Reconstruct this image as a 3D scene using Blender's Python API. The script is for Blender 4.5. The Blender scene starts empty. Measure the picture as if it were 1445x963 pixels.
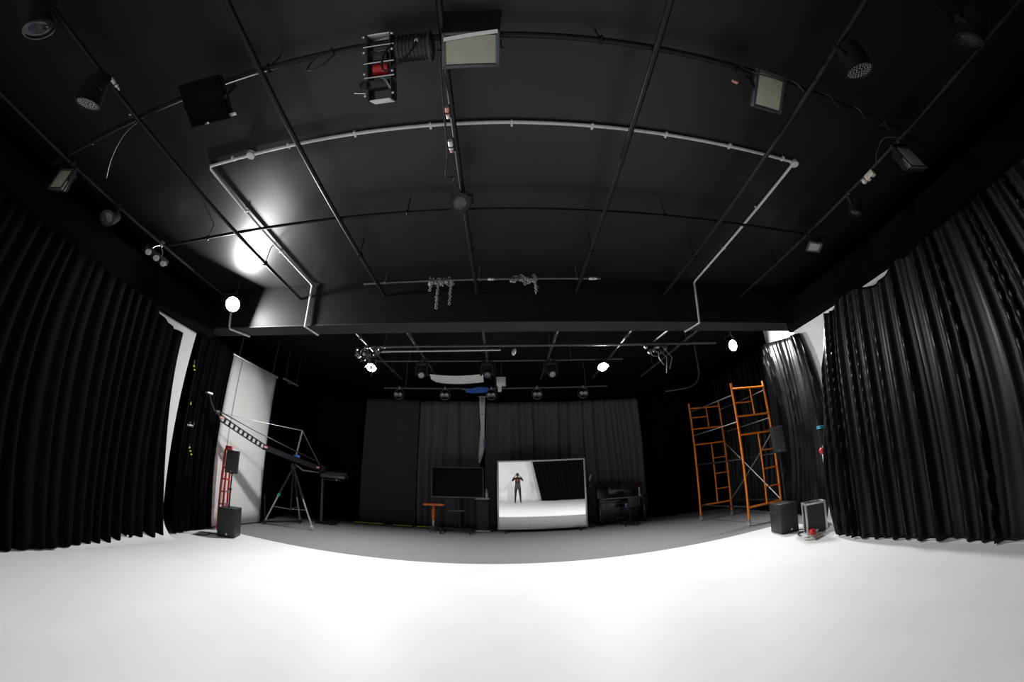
import bpy, bmesh, math, random
from mathutils import Vector, Matrix
R = math.radians
scene = bpy.context.scene
col = scene.collection
random.seed(7)

# ------------------------------------------------------------------ camera
cam = bpy.data.cameras.new('camera')
cam.type = 'PANO'
cam.sensor_fit = 'HORIZONTAL'
cam.sensor_width = 36.0
cam.sensor_height = 36.0 * 963 / 1445
F = 486.371 * 36.0 / 1445
def setp(name, v):
    for t in (cam, getattr(cam, 'cycles', None)):
        if t is not None and hasattr(t, name):
            try:
                setattr(t, name, v)
            except Exception:
                pass
setp('panorama_type', 'FISHEYE_LENS_POLYNOMIAL')
setp('fisheye_fov', R(190))
setp('fisheye_polynomial_k0', 0.0)
setp('fisheye_polynomial_k1', -1.0 / F)
setp('fisheye_polynomial_k2', 0.0)
setp('fisheye_polynomial_k3', 0.052157 / F ** 3)
setp('fisheye_polynomial_k4', 0.0)
cam.clip_start = 0.02
co = bpy.data.objects.new('camera', cam)
col.objects.link(co)
co.matrix_world = (Matrix.Translation((0, 0, 1.6)) @ Matrix.Rotation(-0.0217166, 4, 'Z')
                   @ Matrix.Rotation(0.385285, 4, 'X') @ Matrix.Rotation(0.0178075, 4, 'Y')
                   @ Matrix.Rotation(R(90), 4, 'X'))
scene.camera = co

# ------------------------------------------------------------------ world, exposure
w = bpy.data.worlds.new('world')
scene.world = w
w.use_nodes = True
w.node_tree.nodes['Background'].inputs[0].default_value = (0.5, 0.5, 0.55, 1)
w.node_tree.nodes['Background'].inputs[1].default_value = 0.01
vs = scene.view_settings
vs.view_transform = 'Standard'
vs.look = 'None'
vs.gamma = 1.0
vs.exposure = 0.0
vs.use_curve_mapping = False

LAMP_W = {'front': 185.0, 'rear': 208.0, 'side': 235.0}   # watts of the four work lights

# ------------------------------------------------------------------ materials
MATS = {}
def mat(name, colr, rough=0.5, metal=0.0, spec=0.5, noise=0.0, scale=8.0, bump=0.0, bscale=60.0, sheen=0.0, emit=0.0, coat=0.0, stretch=None):
    m = bpy.data.materials.new(name)
    m.use_nodes = True
    nt = m.node_tree
    b = nt.nodes['Principled BSDF']
    b.inputs['Base Color'].default_value = (*colr, 1)
    b.inputs['Roughness'].default_value = rough
    b.inputs['Metallic'].default_value = metal
    b.inputs['Specular IOR Level'].default_value = spec
    b.inputs['Sheen Weight'].default_value = sheen
    b.inputs['Coat Weight'].default_value = coat
    if emit:
        b.inputs['Emission Color'].default_value = (1, 0.98, 0.95, 1)
        b.inputs['Emission Strength'].default_value = emit
    tc = nt.nodes.new('ShaderNodeTexCoord')
    mp = nt.nodes.new('ShaderNodeMapping')
    nt.links.new(tc.outputs['Object'], mp.inputs['Vector'])
    if stretch:
        mp.inputs['Scale'].default_value = stretch
    if noise:
        n = nt.nodes.new('ShaderNodeTexNoise')
        n.inputs['Scale'].default_value = scale
        n.inputs['Detail'].default_value = 6
        nt.links.new(mp.outputs['Vector'], n.inputs['Vector'])
        r = nt.nodes.new('ShaderNodeValToRGB')
        lo = [max(0, c * (1 - noise)) for c in colr]
        hi = [min(1, c * (1 + noise)) for c in colr]
        r.color_ramp.elements[0].position = 0.3
        r.color_ramp.elements[1].position = 0.7
        r.color_ramp.elements[0].color = (*lo, 1)
        r.color_ramp.elements[1].color = (*hi, 1)
        nt.links.new(n.outputs['Fac'], r.inputs['Fac'])
        nt.links.new(r.outputs['Color'], b.inputs['Base Color'])
    if bump:
        n2 = nt.nodes.new('ShaderNodeTexNoise')
        n2.inputs['Scale'].default_value = bscale
        n2.inputs['Detail'].default_value = 4
        nt.links.new(mp.outputs['Vector'], n2.inputs['Vector'])
        bp = nt.nodes.new('ShaderNodeBump')
        bp.inputs['Strength'].default_value = bump
        bp.inputs['Distance'].default_value = 0.02
        nt.links.new(n2.outputs['Fac'], bp.inputs['Height'])
        nt.links.new(bp.outputs['Normal'], b.inputs['Normal'])
    MATS[name] = m
    return m
mat('white_paint', (0.80, 0.80, 0.80), 0.55, spec=0.3, noise=0.03, scale=1.3, bump=0.02, bscale=25)
mat('white_wall', (0.72, 0.72, 0.72), 0.7, spec=0.3, noise=0.03, scale=2)
mat('carpet', (0.25, 0.25, 0.253), 0.95, spec=0.1, noise=0.22, scale=60, bump=0.5, bscale=220)
mat('ceiling_black', (0.0115, 0.0115, 0.0115), 0.40, spec=0.30, noise=0.12, scale=1.2, bump=0.03, bscale=18)
mat('wall_black', (0.0035, 0.0035, 0.0038), 0.8, spec=0.05, noise=0.2, scale=3)
mat('beam_black', (0.011, 0.011, 0.0115), 0.6, spec=0.12, noise=0.15, scale=3, bump=0.03, bscale=30)
mat('lit_underside_grey', (0.035, 0.035, 0.036), 0.6, spec=0.2, noise=0.1, scale=4)  # lighter than the beam, stands in for light on its underside
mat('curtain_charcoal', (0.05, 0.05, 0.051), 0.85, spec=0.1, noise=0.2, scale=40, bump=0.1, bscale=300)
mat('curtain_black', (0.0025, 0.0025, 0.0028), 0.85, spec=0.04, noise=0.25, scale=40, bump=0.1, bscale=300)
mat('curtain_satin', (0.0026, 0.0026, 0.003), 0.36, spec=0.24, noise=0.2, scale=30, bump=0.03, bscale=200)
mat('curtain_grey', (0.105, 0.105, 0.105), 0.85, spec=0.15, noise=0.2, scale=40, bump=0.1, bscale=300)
mat('pipe_black', (0.010, 0.010, 0.010), 0.45, spec=0.22, noise=0.3, scale=12)
mat('pipe_grey', (0.09, 0.09, 0.093), 0.5, metal=0.15, noise=0.25, scale=14)
mat('conduit_white', (0.62, 0.62, 0.60), 0.5, noise=0.08, scale=20)
mat('black_plastic', (0.014, 0.014, 0.015), 0.5, noise=0.15, scale=20)
mat('black_metal', (0.02, 0.02, 0.021), 0.4, metal=0.4, noise=0.2, scale=20)
mat('rubber', (0.015, 0.015, 0.015), 0.7, noise=0.1)
mat('chrome', (0.65, 0.65, 0.66), 0.25, metal=1.0, noise=0.1, scale=30)
mat('galvanised', (0.42, 0.42, 0.42), 0.4, metal=0.2, noise=0.25, scale=40)
mat('matte_black', (0.004, 0.004, 0.004), 0.95, spec=0.03, noise=0.2)
mat('steel', (0.45, 0.45, 0.46), 0.4, metal=0.9, noise=0.15, scale=30)
mat('plate_white', (0.7, 0.7, 0.7), 0.35, metal=0.2, noise=0.05)
mat('diffuser_beige', (0.42, 0.42, 0.34), 0.35, noise=0.08, scale=10)
mat('glass_dark', (0.03, 0.035, 0.04), 0.08, spec=0.8, noise=0.1)
mat('led_grey', (0.3, 0.3, 0.31), 0.3, spec=0.6, noise=0.2, scale=60)
mat('frame_grey', (0.10, 0.105, 0.11), 0.4, metal=0.5, noise=0.1)
mat('red', (0.55, 0.02, 0.025), 0.4, noise=0.1)
mat('pink', (0.65, 0.28, 0.25), 0.5, noise=0.1)
mat('blue', (0.03, 0.12, 0.45), 0.6, noise=0.15)
mat('cyan', (0.02, 0.35, 0.5), 0.5, noise=0.1)
mat('green', (0.03, 0.5, 0.25), 0.5, noise=0.1)
mat('yellow', (0.62, 0.50, 0.02), 0.55, noise=0.15, scale=30)
mat('orange_paint', (0.80, 0.20, 0.012), 0.4, noise=0.15, scale=15)
mat('orange_wood', (0.75, 0.17, 0.04), 0.45, noise=0.15, scale=8)
mat('screen_black', (0.004, 0.0035, 0.004), 0.35, spec=0.05, noise=0.1)
mat('mirror', (0.93, 0.94, 0.94), 0.0, metal=1.0)
mat('aluminium', (0.62, 0.62, 0.62), 0.35, metal=0.6, noise=0.06, scale=20)
mat('piano_black', (0.008, 0.008, 0.008), 0.2, spec=0.6, noise=0.1)
mat('key_white', (0.5, 0.46, 0.44), 0.4, noise=0.05)
mat('cardboard', (0.35, 0.27, 0.2), 0.8, noise=0.15)
mat('cream', (0.62, 0.58, 0.48), 0.6, noise=0.05)
mat('speaker_grille', (0.022, 0.022, 0.023), 0.65, noise=0.3, scale=120, bump=0.3, bscale=400)
mat('paper_white', (0.8, 0.8, 0.78), 0.8, spec=0.2, noise=0.02, scale=3)
mat('cloth_white', (0.7, 0.7, 0.68), 0.8, noise=0.04)
mat('lamp_glow', (1, 1, 1), 0.5, emit=60.0)
mat('skin', (0.45, 0.25, 0.18), 0.55, noise=0.06)
mat('shirt_black', (0.012, 0.012, 0.012), 0.85, noise=0.2)
mat('apron_grey', (0.045, 0.05, 0.047), 0.85, noise=0.2)
mat('print_red', (0.2, 0.025, 0.02), 0.8, noise=0.1)
mat('hair', (0.012, 0.009, 0.008), 0.6, noise=0.2)

# ------------------------------------------------------------------ mesh builder
def frame_to(d, up=Vector((0, 0, 1))):
    """matrix whose local Z looks along d"""
    z = Vector(d).normalized()
    if abs(z.dot(up)) > 0.995:
        up = Vector((0, 1, 0))
    x = up.cross(z).normalized()
    y = z.cross(x)
    return Matrix((x, y, z)).transposed().to_4x4()

class B:
    def __init__(s, M=None):
        s.v = []; s.f = []; s.M = M or Matrix.Identity(4)
    def add(s, vs, fs, M=None):
        o = len(s.v)
        T = s.M @ M if M is not None else s.M
        s.v += [tuple(T @ Vector(v)) for v in vs]
        s.f += [tuple(i + o for i in f) for f in fs]
        return s
    def box(s, c, d, M=None, bev=0.0):
        bm = bmesh.new()
        bmesh.ops.create_cube(bm, size=1.0)
        for v in bm.verts:
            v.co = Vector((v.co.x * d[0] + c[0], v.co.y * d[1] + c[1], v.co.z * d[2] + c[2]))
        if bev:
            bmesh.ops.bevel(bm, geom=list(bm.edges), offset=bev, segments=2, affect='EDGES', profile=0.5)
        bm.verts.index_update()
        s.add([v.co.copy() for v in bm.verts], [[v.index for v in f.verts] for f in bm.faces], M)
        bm.free()
        return s
    def cyl(s, a, b, r, r2=None, n=12, M=None):
        a, b = Vector(a), Vector(b)
        r2 = r if r2 is None else r2
        T = Matrix.Translation(a) @ frame_to(b - a)
        L = (b - a).length
        vs, fs = [], []
        for k, (z, rr) in enumerate(((0, r), (L, r2))):
            for i in range(n):
                t = 2 * math.pi * i / n
                vs.append(T @ Vector((rr * math.cos(t), rr * math.sin(t), z)))
        for i in range(n):
            j = (i + 1) % n
            fs.append((i, j, n + j, n + i))
        fs.append(tuple(range(n - 1, -1, -1)))
        fs.append(tuple(range(n, 2 * n)))
        return s.add(vs, fs, M)
    def tube(s, pts, r, n=8, closed=False, M=None):
        P = [Vector(p) for p in pts]
        N = len(P)
        vs, fs = [], []
        up = None
        for k in range(N):
            if closed:
                t = P[(k + 1) % N] - P[k - 1]
            else:
                t = P[min(k + 1, N - 1)] - P[max(k - 1, 0)]
            t.normalize()
            if up is None:
                up = Vector((0, 0, 1)) if abs(t.z) < 0.9 else Vector((1, 0, 0))
            x = up.cross(t)
            if x.length < 1e-4:
                x = Vector((1, 0, 0)).cross(t)
            x.normalize()
            y = t.cross(x)
            up = y
            for i in range(n):
                a = 2 * math.pi * i / n
                vs.append(P[k] + (x * math.cos(a) + y * math.sin(a)) * r)
        for k in range(N if closed else N - 1):
            k2 = (k + 1) % N
            for i in range(n):
                j = (i + 1) % n
                fs.append((k * n + i, k * n + j, k2 * n + j, k2 * n + i))
        if not closed:
            fs.append(tuple(range(n - 1, -1, -1)))
            fs.append(tuple(range((N - 1) * n, N * n)))
        return s.add(vs, fs, M)
    def ring(s, c, axis, Rr, r, n=20, m=6, M=None):
        T = Matrix.Translation(c) @ frame_to(axis)
        return s.tube([T @ Vector((Rr * math.cos(2 * math.pi * i / n), Rr * math.sin(2 * math.pi * i / n), 0)) for i in range(n)], r, m, True, M)
    def lathe(s, prof, n=20, M=None):
        """profile of (radius, z) about local Z"""
        vs, fs = [], []
        for (r, z) in prof:
            for i in range(n):
                t = 2 * math.pi * i / n
                vs.append((r * math.cos(t), r * math.sin(t), z))
        for k in range(len(prof) - 1):
            for i in range(n):
                j = (i + 1) % n
                fs.append((k * n + i, k * n + j, (k + 1) * n + j, (k + 1) * n + i))
        fs.append(tuple(range(n - 1, -1, -1)))
        fs.append(tuple(range((len(prof) - 1) * n, len(prof) * n)))
        return s.add(vs, fs, M)
    def sph(s, c, r, n=12, m=8, sc=(1, 1, 1), M=None):
        prof = [(max(1e-4, r * math.sin(math.pi * k / m)), -r * math.cos(math.pi * k / m)) for k in range(m + 1)]
        T = Matrix.Translation(c) @ Matrix.Diagonal((*sc, 1))
        return s.lathe(prof, n, (M @ T) if M is not None else T)
    def prism(s, poly, y0, y1, M=None):
        """polygon in local XZ, extruded along Y"""
        n = len(poly)
        vs = [(x, y0, z) for x, z in poly] + [(x, y1, z) for x, z in poly]
        fs = [(i, (i + 1) % n, n + (i + 1) % n, n + i) for i in range(n)]
        fs += [tuple(range(n - 1, -1, -1)), tuple(range(n, 2 * n))]
        return s.add(vs, fs, M)
    def build(s, name, m, parent=None, smooth=True, label=None):
        me = bpy.data.meshes.new(name)
        me.from_pydata(s.v, [], s.f)
        bm = bmesh.new()
        bm.from_mesh(me)
        bmesh.ops.recalc_face_normals(bm, faces=bm.faces)
        bm.to_mesh(me)
        bm.free()
        if smooth:
            me.polygons.foreach_set('use_smooth', [True] * len(me.polygons))
            try:
                me.set_sharp_from_angle(angle=R(38))
            except Exception:
                pass
        me.materials.append(MATS[m])
        o = bpy.data.objects.new(name, me)
        col.objects.link(o)
        if parent is not None:
            o.parent = parent
        if label:
            o['label'] = label
        return o

def tag(o, label, cat, group=None, kind=None):
    o['label'] = label
    o['category'] = cat
    if group:
        o['group'] = group
    if kind:
        o['kind'] = kind
    return o
def thing(name, label, cat, loc=(0, 0, 0), rz=0.0, group=None):
    e = bpy.data.objects.new(name, None)
    e.empty_display_size = 0.1
    col.objects.link(e)
    e.location = loc
    e.rotation_euler = (0, 0, rz)
    return tag(e, label, cat, group)
def struct(o, label):
    o['label'] = label
    o['kind'] = 'structure'
    return o

# ------------------------------------------------------------------ the room
H = 4.80
struct(B().box((0, 4.0, -0.11), (15.2, 14.6, 0.2)).build('floor', 'carpet', smooth=False), 'grey carpet floor behind the white stage')
struct(B().box((0, 4.0, H + 0.1), (15.2, 14.6, 0.2)).build('ceiling', 'ceiling_black', smooth=False), 'glossy black painted ceiling')
struct(B().box((-7.45, 4.0, 2.4), (0.2, 14.6, 4.8)).build('wall_left', 'wall_black', smooth=False), 'black side wall behind the plain black drape')
struct(B().box((7.45, 0.8, 2.4), (0.2, 8.2, 4.8)).build('wall_right', 'wall_black', smooth=False), 'black side wall behind the shiny black drape')
struct(B().box((7.45, 9.3, 2.4), (0.2, 4.0, 4.8)).build('wall_right_far', 'wall_black', smooth=False), 'black far end of the side wall')
struct(B().box((7.1, 6.3, 2.4), (0.2, 1.8, 4.8)).build('wall_right_rear', 'white_wall', smooth=False), 'white side wall showing above the rear curtain')
struct(B().box((0, 11.2, 2.4), (15.2, 0.2, 4.8)).build('wall_back', 'wall_black', smooth=False), 'black wall behind the back curtains')
struct(B().box((0, -3.2, 2.4), (15.2, 0.2, 4.8)).build('wall_front', 'wall_black', smooth=False), 'black wall behind the white cove')

def cyclorama():
    """white painted floor rolling up into the cove walls on three sides"""
    XL, XR, YB, YE, HT, RC = -5.95, 5.62, -2.0, 4.72, 3.74, 0.45
    b = B()
    # painted floor slab
    struct(B().box(((XL + XR) / 2 + 0.02, (YB + 6.33) / 2, -0.005), (XR - XL + 0.28, 6.33 - YB, 0.01)).build('floor_stage', 'white_paint', smooth=False), 'white painted stage floor with a straight front edge')
    # left and right walls with a cove radius, back wall
    prof = [(RC * (1 - math.sin(a)), RC * (1 - math.cos(a))) for a in [math.pi / 2 * k / 8 for k in range(9)]]
    prof = [(d, z + 0.001) for d, z in prof] + [(0.0, HT)]
    def sweep(pts):
        vs, fs = [], []
        n = len(prof)
        for (p, nrm) in pts:
            for d, z in prof:
                vs.append((p[0] + nrm[0] * d, p[1] + nrm[1] * d, z))
        for k in range(len(pts) - 1):
            for i in range(n - 1):
                fs.append((k * n + i, k * n + i + 1, (k + 1) * n + i + 1, (k + 1) * n + i))
        b.add(vs, fs)
    RC2 = 0.6
    YER = 4.92
    pts = [((XL, YE), (1, 0)), ((XL, YB + RC2), (1, 0))]
    for k in range(1, 9):
        a = math.pi / 2 * k / 8
        pts.append(((XL + RC2 - RC2 * math.cos(a), YB + RC2 - RC2 * math.sin(a)), (math.cos(a), math.sin(a))))
    for k in range(0, 9):
        a = math.pi / 2 * k / 8
        pts.append(((XR - RC2 + RC2 * math.sin(a), YB + RC2 - RC2 * math.cos(a)), (-math.sin(a), math.cos(a))))
    pts.append(((XR, YER), (-1, 0)))
    sweep(pts)
    # thickness at the two free ends
    b.box((XL - 0.07, (YE + YB) / 2, HT / 2), (0.13, YE - YB, HT - 0.002))
    b.box((XR + 0.06, (YER + YB) / 2, HT / 2), (0.11, YER - YB, HT - 0.002))
    struct(b.build('wall_cyclorama', 'white_paint'), 'white cove walls curving up from the stage floor')
cyclorama()

struct(B().box((0, 5.185, (3.97 + H) / 2), (14.7, 0.37, H - 3.97)).build('ceiling_beam', 'beam_black', smooth=False), 'deep black beam crossing the ceiling')
struct(B().box((0, 5.185, 3.96), (14.7, 0.38, 0.02)).build('trim_beam_lit', 'lit_underside_grey', smooth=False), 'added grey board painting the beam underside lighter, as if lit')  # board added so the beam looks lit from below
for sx, nm in ((-1, 'left'), (1, 'right')):
    x = -6.0 if sx < 0 else 5.78
    struct(B().box((x, 1.0, 4.03), (0.42, 8.0, 0.56)).build('trim_soffit_' + nm, 'wall_black', smooth=False), 'black soffit above the cove wall behind the %s drape' % ('plain' if sx < 0 else 'shiny'))

# ------------------------------------------------------------------ curtains
def curtain(name, label, top, bot, m, ztop, zbot=0.012, wave=0.24, amp=0.05, seed=0, nz=24, step=0.02, group=None, dip=None, lean=0.0, taper=0.55, sharp=1.3, vary=0.38, mid=None):
    """drape between a top line and a hem line (lists of (x, y)); ztop is a number or f(u)"""
    rnd = random.Random(seed)
    def poly(pts):
        d = [0]
        for a, c in zip(pts, pts[1:]):
            d.append(d[-1] + math.hypot(c[0] - a[0], c[1] - a[1]))
        def at(u):
            t = u * d[-1]
            for k in range(len(pts) - 1):
                if t <= d[k + 1] or k == len(pts) - 2:
                    q = (t - d[k]) / max(1e-6, d[k + 1] - d[k])
                    a, c = pts[k], pts[k + 1]
                    return Vector((a[0] + (c[0] - a[0]) * q, a[1] + (c[1] - a[1]) * q, 0))
        return at, d[-1]
    ft, lt = poly(top)
    fb, lb = poly(bot)
    fm = poly(mid)[0] if mid else None
    L = max(lt, lb)
    ns = int(L / step)
    # irregular folds
    ph, s = [], 0.0
    cyc = []
    while s < L + 1:
        wv = wave * rnd.uniform(1 - vary, 1 + 1.4 * vary)
        cyc.append((s, wv, rnd.uniform(1 - 1.5 * vary, 1 + vary) if vary < 0.6 else max(0.12, rnd.gauss(0.5, 0.5))))
        s += wv
    def fold(s):
        for (s0, wv, a) in cyc:
            if s0 <= s < s0 + wv:
                c = 0.5 - 0.5 * math.cos(2 * math.pi * (s - s0) / wv)
                return a * 2 * c ** sharp
        return 0
    vs, fs = [], []
    o1, o2 = rnd.uniform(0, 6), rnd.uniform(0, 6)
    for i in range(ns + 1):
        u = i / ns
        pt, pb = ft(u), fb(u)
        e = 1e-3
        t = fb(min(1, u + e)) - fb(max(0, u - e))
        nrm = Vector((-t.y, t.x, 0)).normalized()
        zt = ztop(u) if callable(ztop) else ztop
        if dip:
            zt -= dip * abs(math.sin(u * L / 0.9))
        for k in range(nz + 1):
            q = k / nz
            g = 1 - (1 - q) ** 1.6
            p = pt.lerp(pb, q)
            if fm:
                p = pt * ((1 - q) * (1 - 2 * q)) + fm(u) * (4 * q * (1 - q)) + pb * (q * (2 * q - 1))
            ss = u * L + lean * math.sin(q * 2.2) + 0.05 * math.sin(q * 3 + u * 9 + o1)
            a = amp * (taper + (1 - taper) * g)
            off = a * (fold(max(0, ss)) - 0.7) + 0.03 * math.sin(u * L * 1.3 + o2) * q + 0.02 * math.sin(u * L * 2.9 + q * 4 + o1)
            p = p + nrm * off
            zb = zbot + 0.012 * (1 + math.sin(u * L * 5 + o2)) * 0.5
            z = zt + (zb - zt) * q
            if k == nz:
                p = p + nrm * 0.03 * math.sin(u * L * 7 + o1)
            vs.append((p.x, p.y, z))
    n = nz + 1
    for i in range(ns):
        for k in range(nz):
            fs.append((i * n + k, (i + 1) * n + k, (i + 1) * n + k + 1, i * n + k + 1))
    b = B()
    b.add(vs, fs)
    o = b.build(name, m)
    sm = o.modifiers.new('thickness', 'SOLIDIFY')
    sm.thickness = 0.006
    sm.offset = 0
    return tag(o, label, 'curtain', group)

def dips(L, spans, base):
    """top height that sags below base between hooks: spans of (u0, u1, depth)"""
    def f(u):
        z = base
        for (a, c, d) in spans:
            if a < u < c:
                z -= d * math.sin(math.pi * (u - a) / (c - a))
        return z
    return f

# side drapes on the cove
curtain('side_curtain', 'long black drape hanging in front of the cove wall beside the crane',
        [(-5.50, -1.3), (-5.55, 0.5), (-5.62, 2.9), (-5.74, 4.28)], [(-5.36, -1.3), (-5.42, 0.5), (-5.5, 1.96), (-5.57, 2.86), (-5.74, 4.58)],
        'curtain_black', dips(5.6, [(0.84, 1.08, 0.17), (0.30, 0.55, 0.02)], 3.70), wave=0.17, amp=0.04, seed=3, sharp=1.5)
curtain('side_curtain', 'shiny black drape sagging in front of the cove wall beside the flight case',
        [(5.32, -1.3), (5.34, 0.5), (5.36, 2.0), (5.34, 3.86)], [(5.18, -1.3), (5.2, 0.5), (5.2, 1.72), (5.22, 3.2), (5.16, 4.45)],
        'curtain_satin', dips(5.2, [(0.925, 1.03, 0.15), (0.70, 0.86, 0.17), (0.61, 0.70, 0.07)], 3.73), wave=0.18, amp=0.05, seed=12, lean=0.2, sharp=2.0, vary=0.5, nz=90,
        mid=[(5.25, -1.3), (5.27, 0.5), (5.28, 1.9), (5.28, 3.2), (5.26, 4.45)])
curtain('rear_side_curtain', 'glossy black curtain catching light behind the orange scaffold',
        [(5.57, 4.70), (5.58, 4.97), (6.0, 5.25), (6.45, 6.0), (6.75, 7.3), (6.85, 9.0), (6.85, 9.9)], [(5.78, 5.08), (5.84, 5.24), (6.05, 5.5), (6.4, 6.1), (6.7, 7.3), (6.85, 9.0), (6.85, 9.9)],
        'curtain_satin', lambda u: 3.62 + min(1, u * 2.2) * 0.62, wave=0.16, amp=0.05, seed=21, sharp=2.0, nz=40,
        mid=[(5.54, 4.64), (5.57, 4.97), (5.98, 5.25), (6.42, 6.05), (6.72, 7.3), (6.85, 9.0), (6.85, 9.9)])
curtain('stage_wing_curtain', 'black wing curtain with yellow tags beside the white backdrop',
        [(-5.98, 4.86), (-6.05, 5.3), (-6.2, 6.1)], [(-5.95, 4.95), (-6.05, 5.4), (-6.22, 6.15)],
        'curtain_black', 3.9, wave=0.2, amp=0.05, seed=31)
curtain('rear_corner_curtain', 'black curtain in the dark corner behind the camera crane',
        [(-6.42, 7.95), (-6.55, 8.8), (-6.7, 9.7)], [(-6.35, 7.98), (-6.5, 8.8), (-6.7, 9.7)],
        'curtain_black', 3.95, wave=0.22, amp=0.05, seed=41)
# back drapes, four widths
curtain('back_curtain', 'dark back curtain behind the console stand',
        [(-6.85, 10.0), (-5.2, 10.3), (-4.58, 10.42)], [(-6.75, 10.0), (-5.2, 10.27), (-4.58, 10.4)],
        'curtain_black', 3.92, wave=0.26, amp=0.05, seed=51)
curtain('back_curtain', 'smooth charcoal back curtain above the yellow floor strips',
        [(-4.5, 10.55), (-2.75, 10.7)], [(-4.5, 10.52), (-2.75, 10.7)],
        'curtain_charcoal', 3.92, wave=0.4, amp=0.025, seed=52)
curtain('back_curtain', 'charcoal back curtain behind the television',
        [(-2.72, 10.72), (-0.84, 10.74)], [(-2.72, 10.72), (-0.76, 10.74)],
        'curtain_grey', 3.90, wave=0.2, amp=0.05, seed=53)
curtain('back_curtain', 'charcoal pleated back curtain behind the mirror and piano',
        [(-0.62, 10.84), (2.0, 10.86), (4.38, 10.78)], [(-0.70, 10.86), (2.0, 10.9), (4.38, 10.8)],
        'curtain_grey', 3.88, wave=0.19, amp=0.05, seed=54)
curtain('back_curtain', 'black back curtain in the corner beyond the piano',
        [(4.42, 10.6), (5.6, 10.45), (6.75, 10.2)], [(4.42, 10.6), (5.6, 10.42), (6.75, 10.15)],
        'curtain_black', 3.9, wave=0.2, amp=0.05, seed=55)
# drape on the back of the cove, seen in the mirror
curtain('cove_curtain', 'black drape across the cove behind the photographer, seen in the mirror',
        [(0.58, -1.45), (2.4, -1.45), (4.4, -1.4), (5.25, -1.2)], [(1.36, -1.2), (2.4, -1.25), (4.4, -1.2), (5.12, -1.05)],
        'curtain_black', 3.7, wave=0.28, amp=0.05, seed=61)

# ------------------------------------------------------------------ ceiling pipe grid
ZP = 4.50
LX = [-5.41, -3.76, -2.07, -0.46, 1.21, 2.84, 4.52, 6.16]
def pipe(name, label, a, b2, r, m, group, clips=()):
    a, b2 = Vector(a), Vector(b2)
    e = thing(name, label, 'pipe', a, 0, group)
    d = b2 - a
    B().cyl((0, 0, 0), d, r, n=12).build('tube', m, e)
    for t in clips:
        p = d * t
        c = B()
        c.ring(p, d, r + 0.006, 0.012, 12, 6)
        c.cyl(p + Vector((0, 0, r)), (p.x, p.y, H - a.z), 0.008, n=6)
        c.build('hanger', m, e)
    return e
for x, what in zip(LX, ('carrying the strip light over the plain drape', 'beside the par can near the slim flood', 'between the caged rig and the large black flood',
                        'with taped connectors and the fresnel light', 'between the middle pipe and the square flood', 'beside the par can beyond the square flood',
                        'carrying the dimmer box over the shiny drape', 'close to the soffit above the shiny drape')):
    y0 = -2.9
    pipe('grid_pipe', 'black lengthwise grid pipe ' + what, (x, y0, ZP), (x, 4.99, ZP), 0.027, 'pipe_black', 'lengthwise grid pipes before the beam', (0.2, 0.85))
pipe('cross_pipe', 'black cross pipe carrying the flood lights and the caged rig', (-5.9, 1.02, ZP + 0.055), (5.2, 1.02, ZP + 0.055), 0.026, 'pipe_black', None, (0.1, 0.35, 0.6, 0.9))
pipe('cross_pipe', 'thin black cross pipe halfway between the white conduit and the beam', (-5.5, 3.07, ZP + 0.05), (5.3, 3.07, ZP + 0.05), 0.022, 'pipe_black', None, (0.1, 0.4, 0.7, 0.95))
pipe('cross_pipe', 'grey cross pipe with chain bundles hung close to the beam', (-2.35, 4.68, ZP + 0.05), (1.55, 4.62, ZP + 0.05), 0.018, 'pipe_grey', None, (0.1, 0.5, 0.9))
for x, what in ((-3.28, 'behind the beam above the tangle of clamps'), (-2.08, 'behind the beam over the short pale bar'), (-0.46, 'behind the beam over the reflector board'), (1.1, 'behind the beam past the white oval pod'), (2.75, 'behind the beam over the piano'), (4.4, 'behind the beam towards the scaffold')):
    pipe('rear_grid_pipe', 'grey lengthwise grid pipe ' + what, (x, 5.38, ZP), (x, 10.3, ZP), 0.03, 'pipe_grey', 'lengthwise grid pipes behind the beam', (0.3, 0.8))
pipe('lighting_bar', 'long grey lighting bar just behind the beam', (-3.3, 7.2, 4.41), (5.3, 7.2, 4.41), 0.03, 'pipe_grey', None, (0.06, 0.5, 0.9))
pipe('lighting_bar', 'short pale bar slung under the long lighting bar', (-2.85, 7.2, 4.29), (-0.1, 7.2, 4.31), 0.028, 'steel', None)
pipe('lighting_bar', 'thin dark bar carrying the moving heads', (-3.9, 8.35, 4.445), (3.1, 8.35, 4.445), 0.022, 'pipe_grey', None, (0.2, 0.8))
pipe('lighting_bar', 'rear bar carrying a row of small twin-lens lights above the back curtain', (-3.6, 9.65, 4.05), (3.0, 9.65, 4.05), 0.024, 'pipe_grey', None, (0.1, 0.5, 0.9))
# white conduit loop
e = thing('white_conduit', 'white electrical conduit loop fixed to the black ceiling', 'conduit', (0, 0, 0))
zc = H - 0.032
B().tube([(-3.44, 5.35, 3.925), (-3.5, 4.96, 3.925), (-3.52, 4.96, 4.3), (-3.56, 4.96, zc - 0.03), (-3.565, 4.9, zc), (-3.63, 2.07, zc), (-3.6, 2.03, zc), (-2.0, 2.01, zc), (0, 2.0, zc), (2.0, 2.01, zc), (3.55, 2.02, zc), (3.57, 2.06, zc), (3.52, 4.9, zc), (3.51, 4.96, zc - 0.03), (3.45, 4.96, 4.3), (3.40, 4.96, 3.925), (3.3, 5.35, 3.925)], 0.019, 8).build('conduit', 'conduit_white', e)
for p in ((-2.92, 2.015), (3.58, 2.03)):
    B().lathe([(0.055, H - 0.012), (0.055, H - 0.06), (0.045, H - 0.07), (0.001, H - 0.072)], 16, Matrix.Translation((p[0], p[1], 0))).build('junction_box', 'conduit_white', e)
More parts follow.
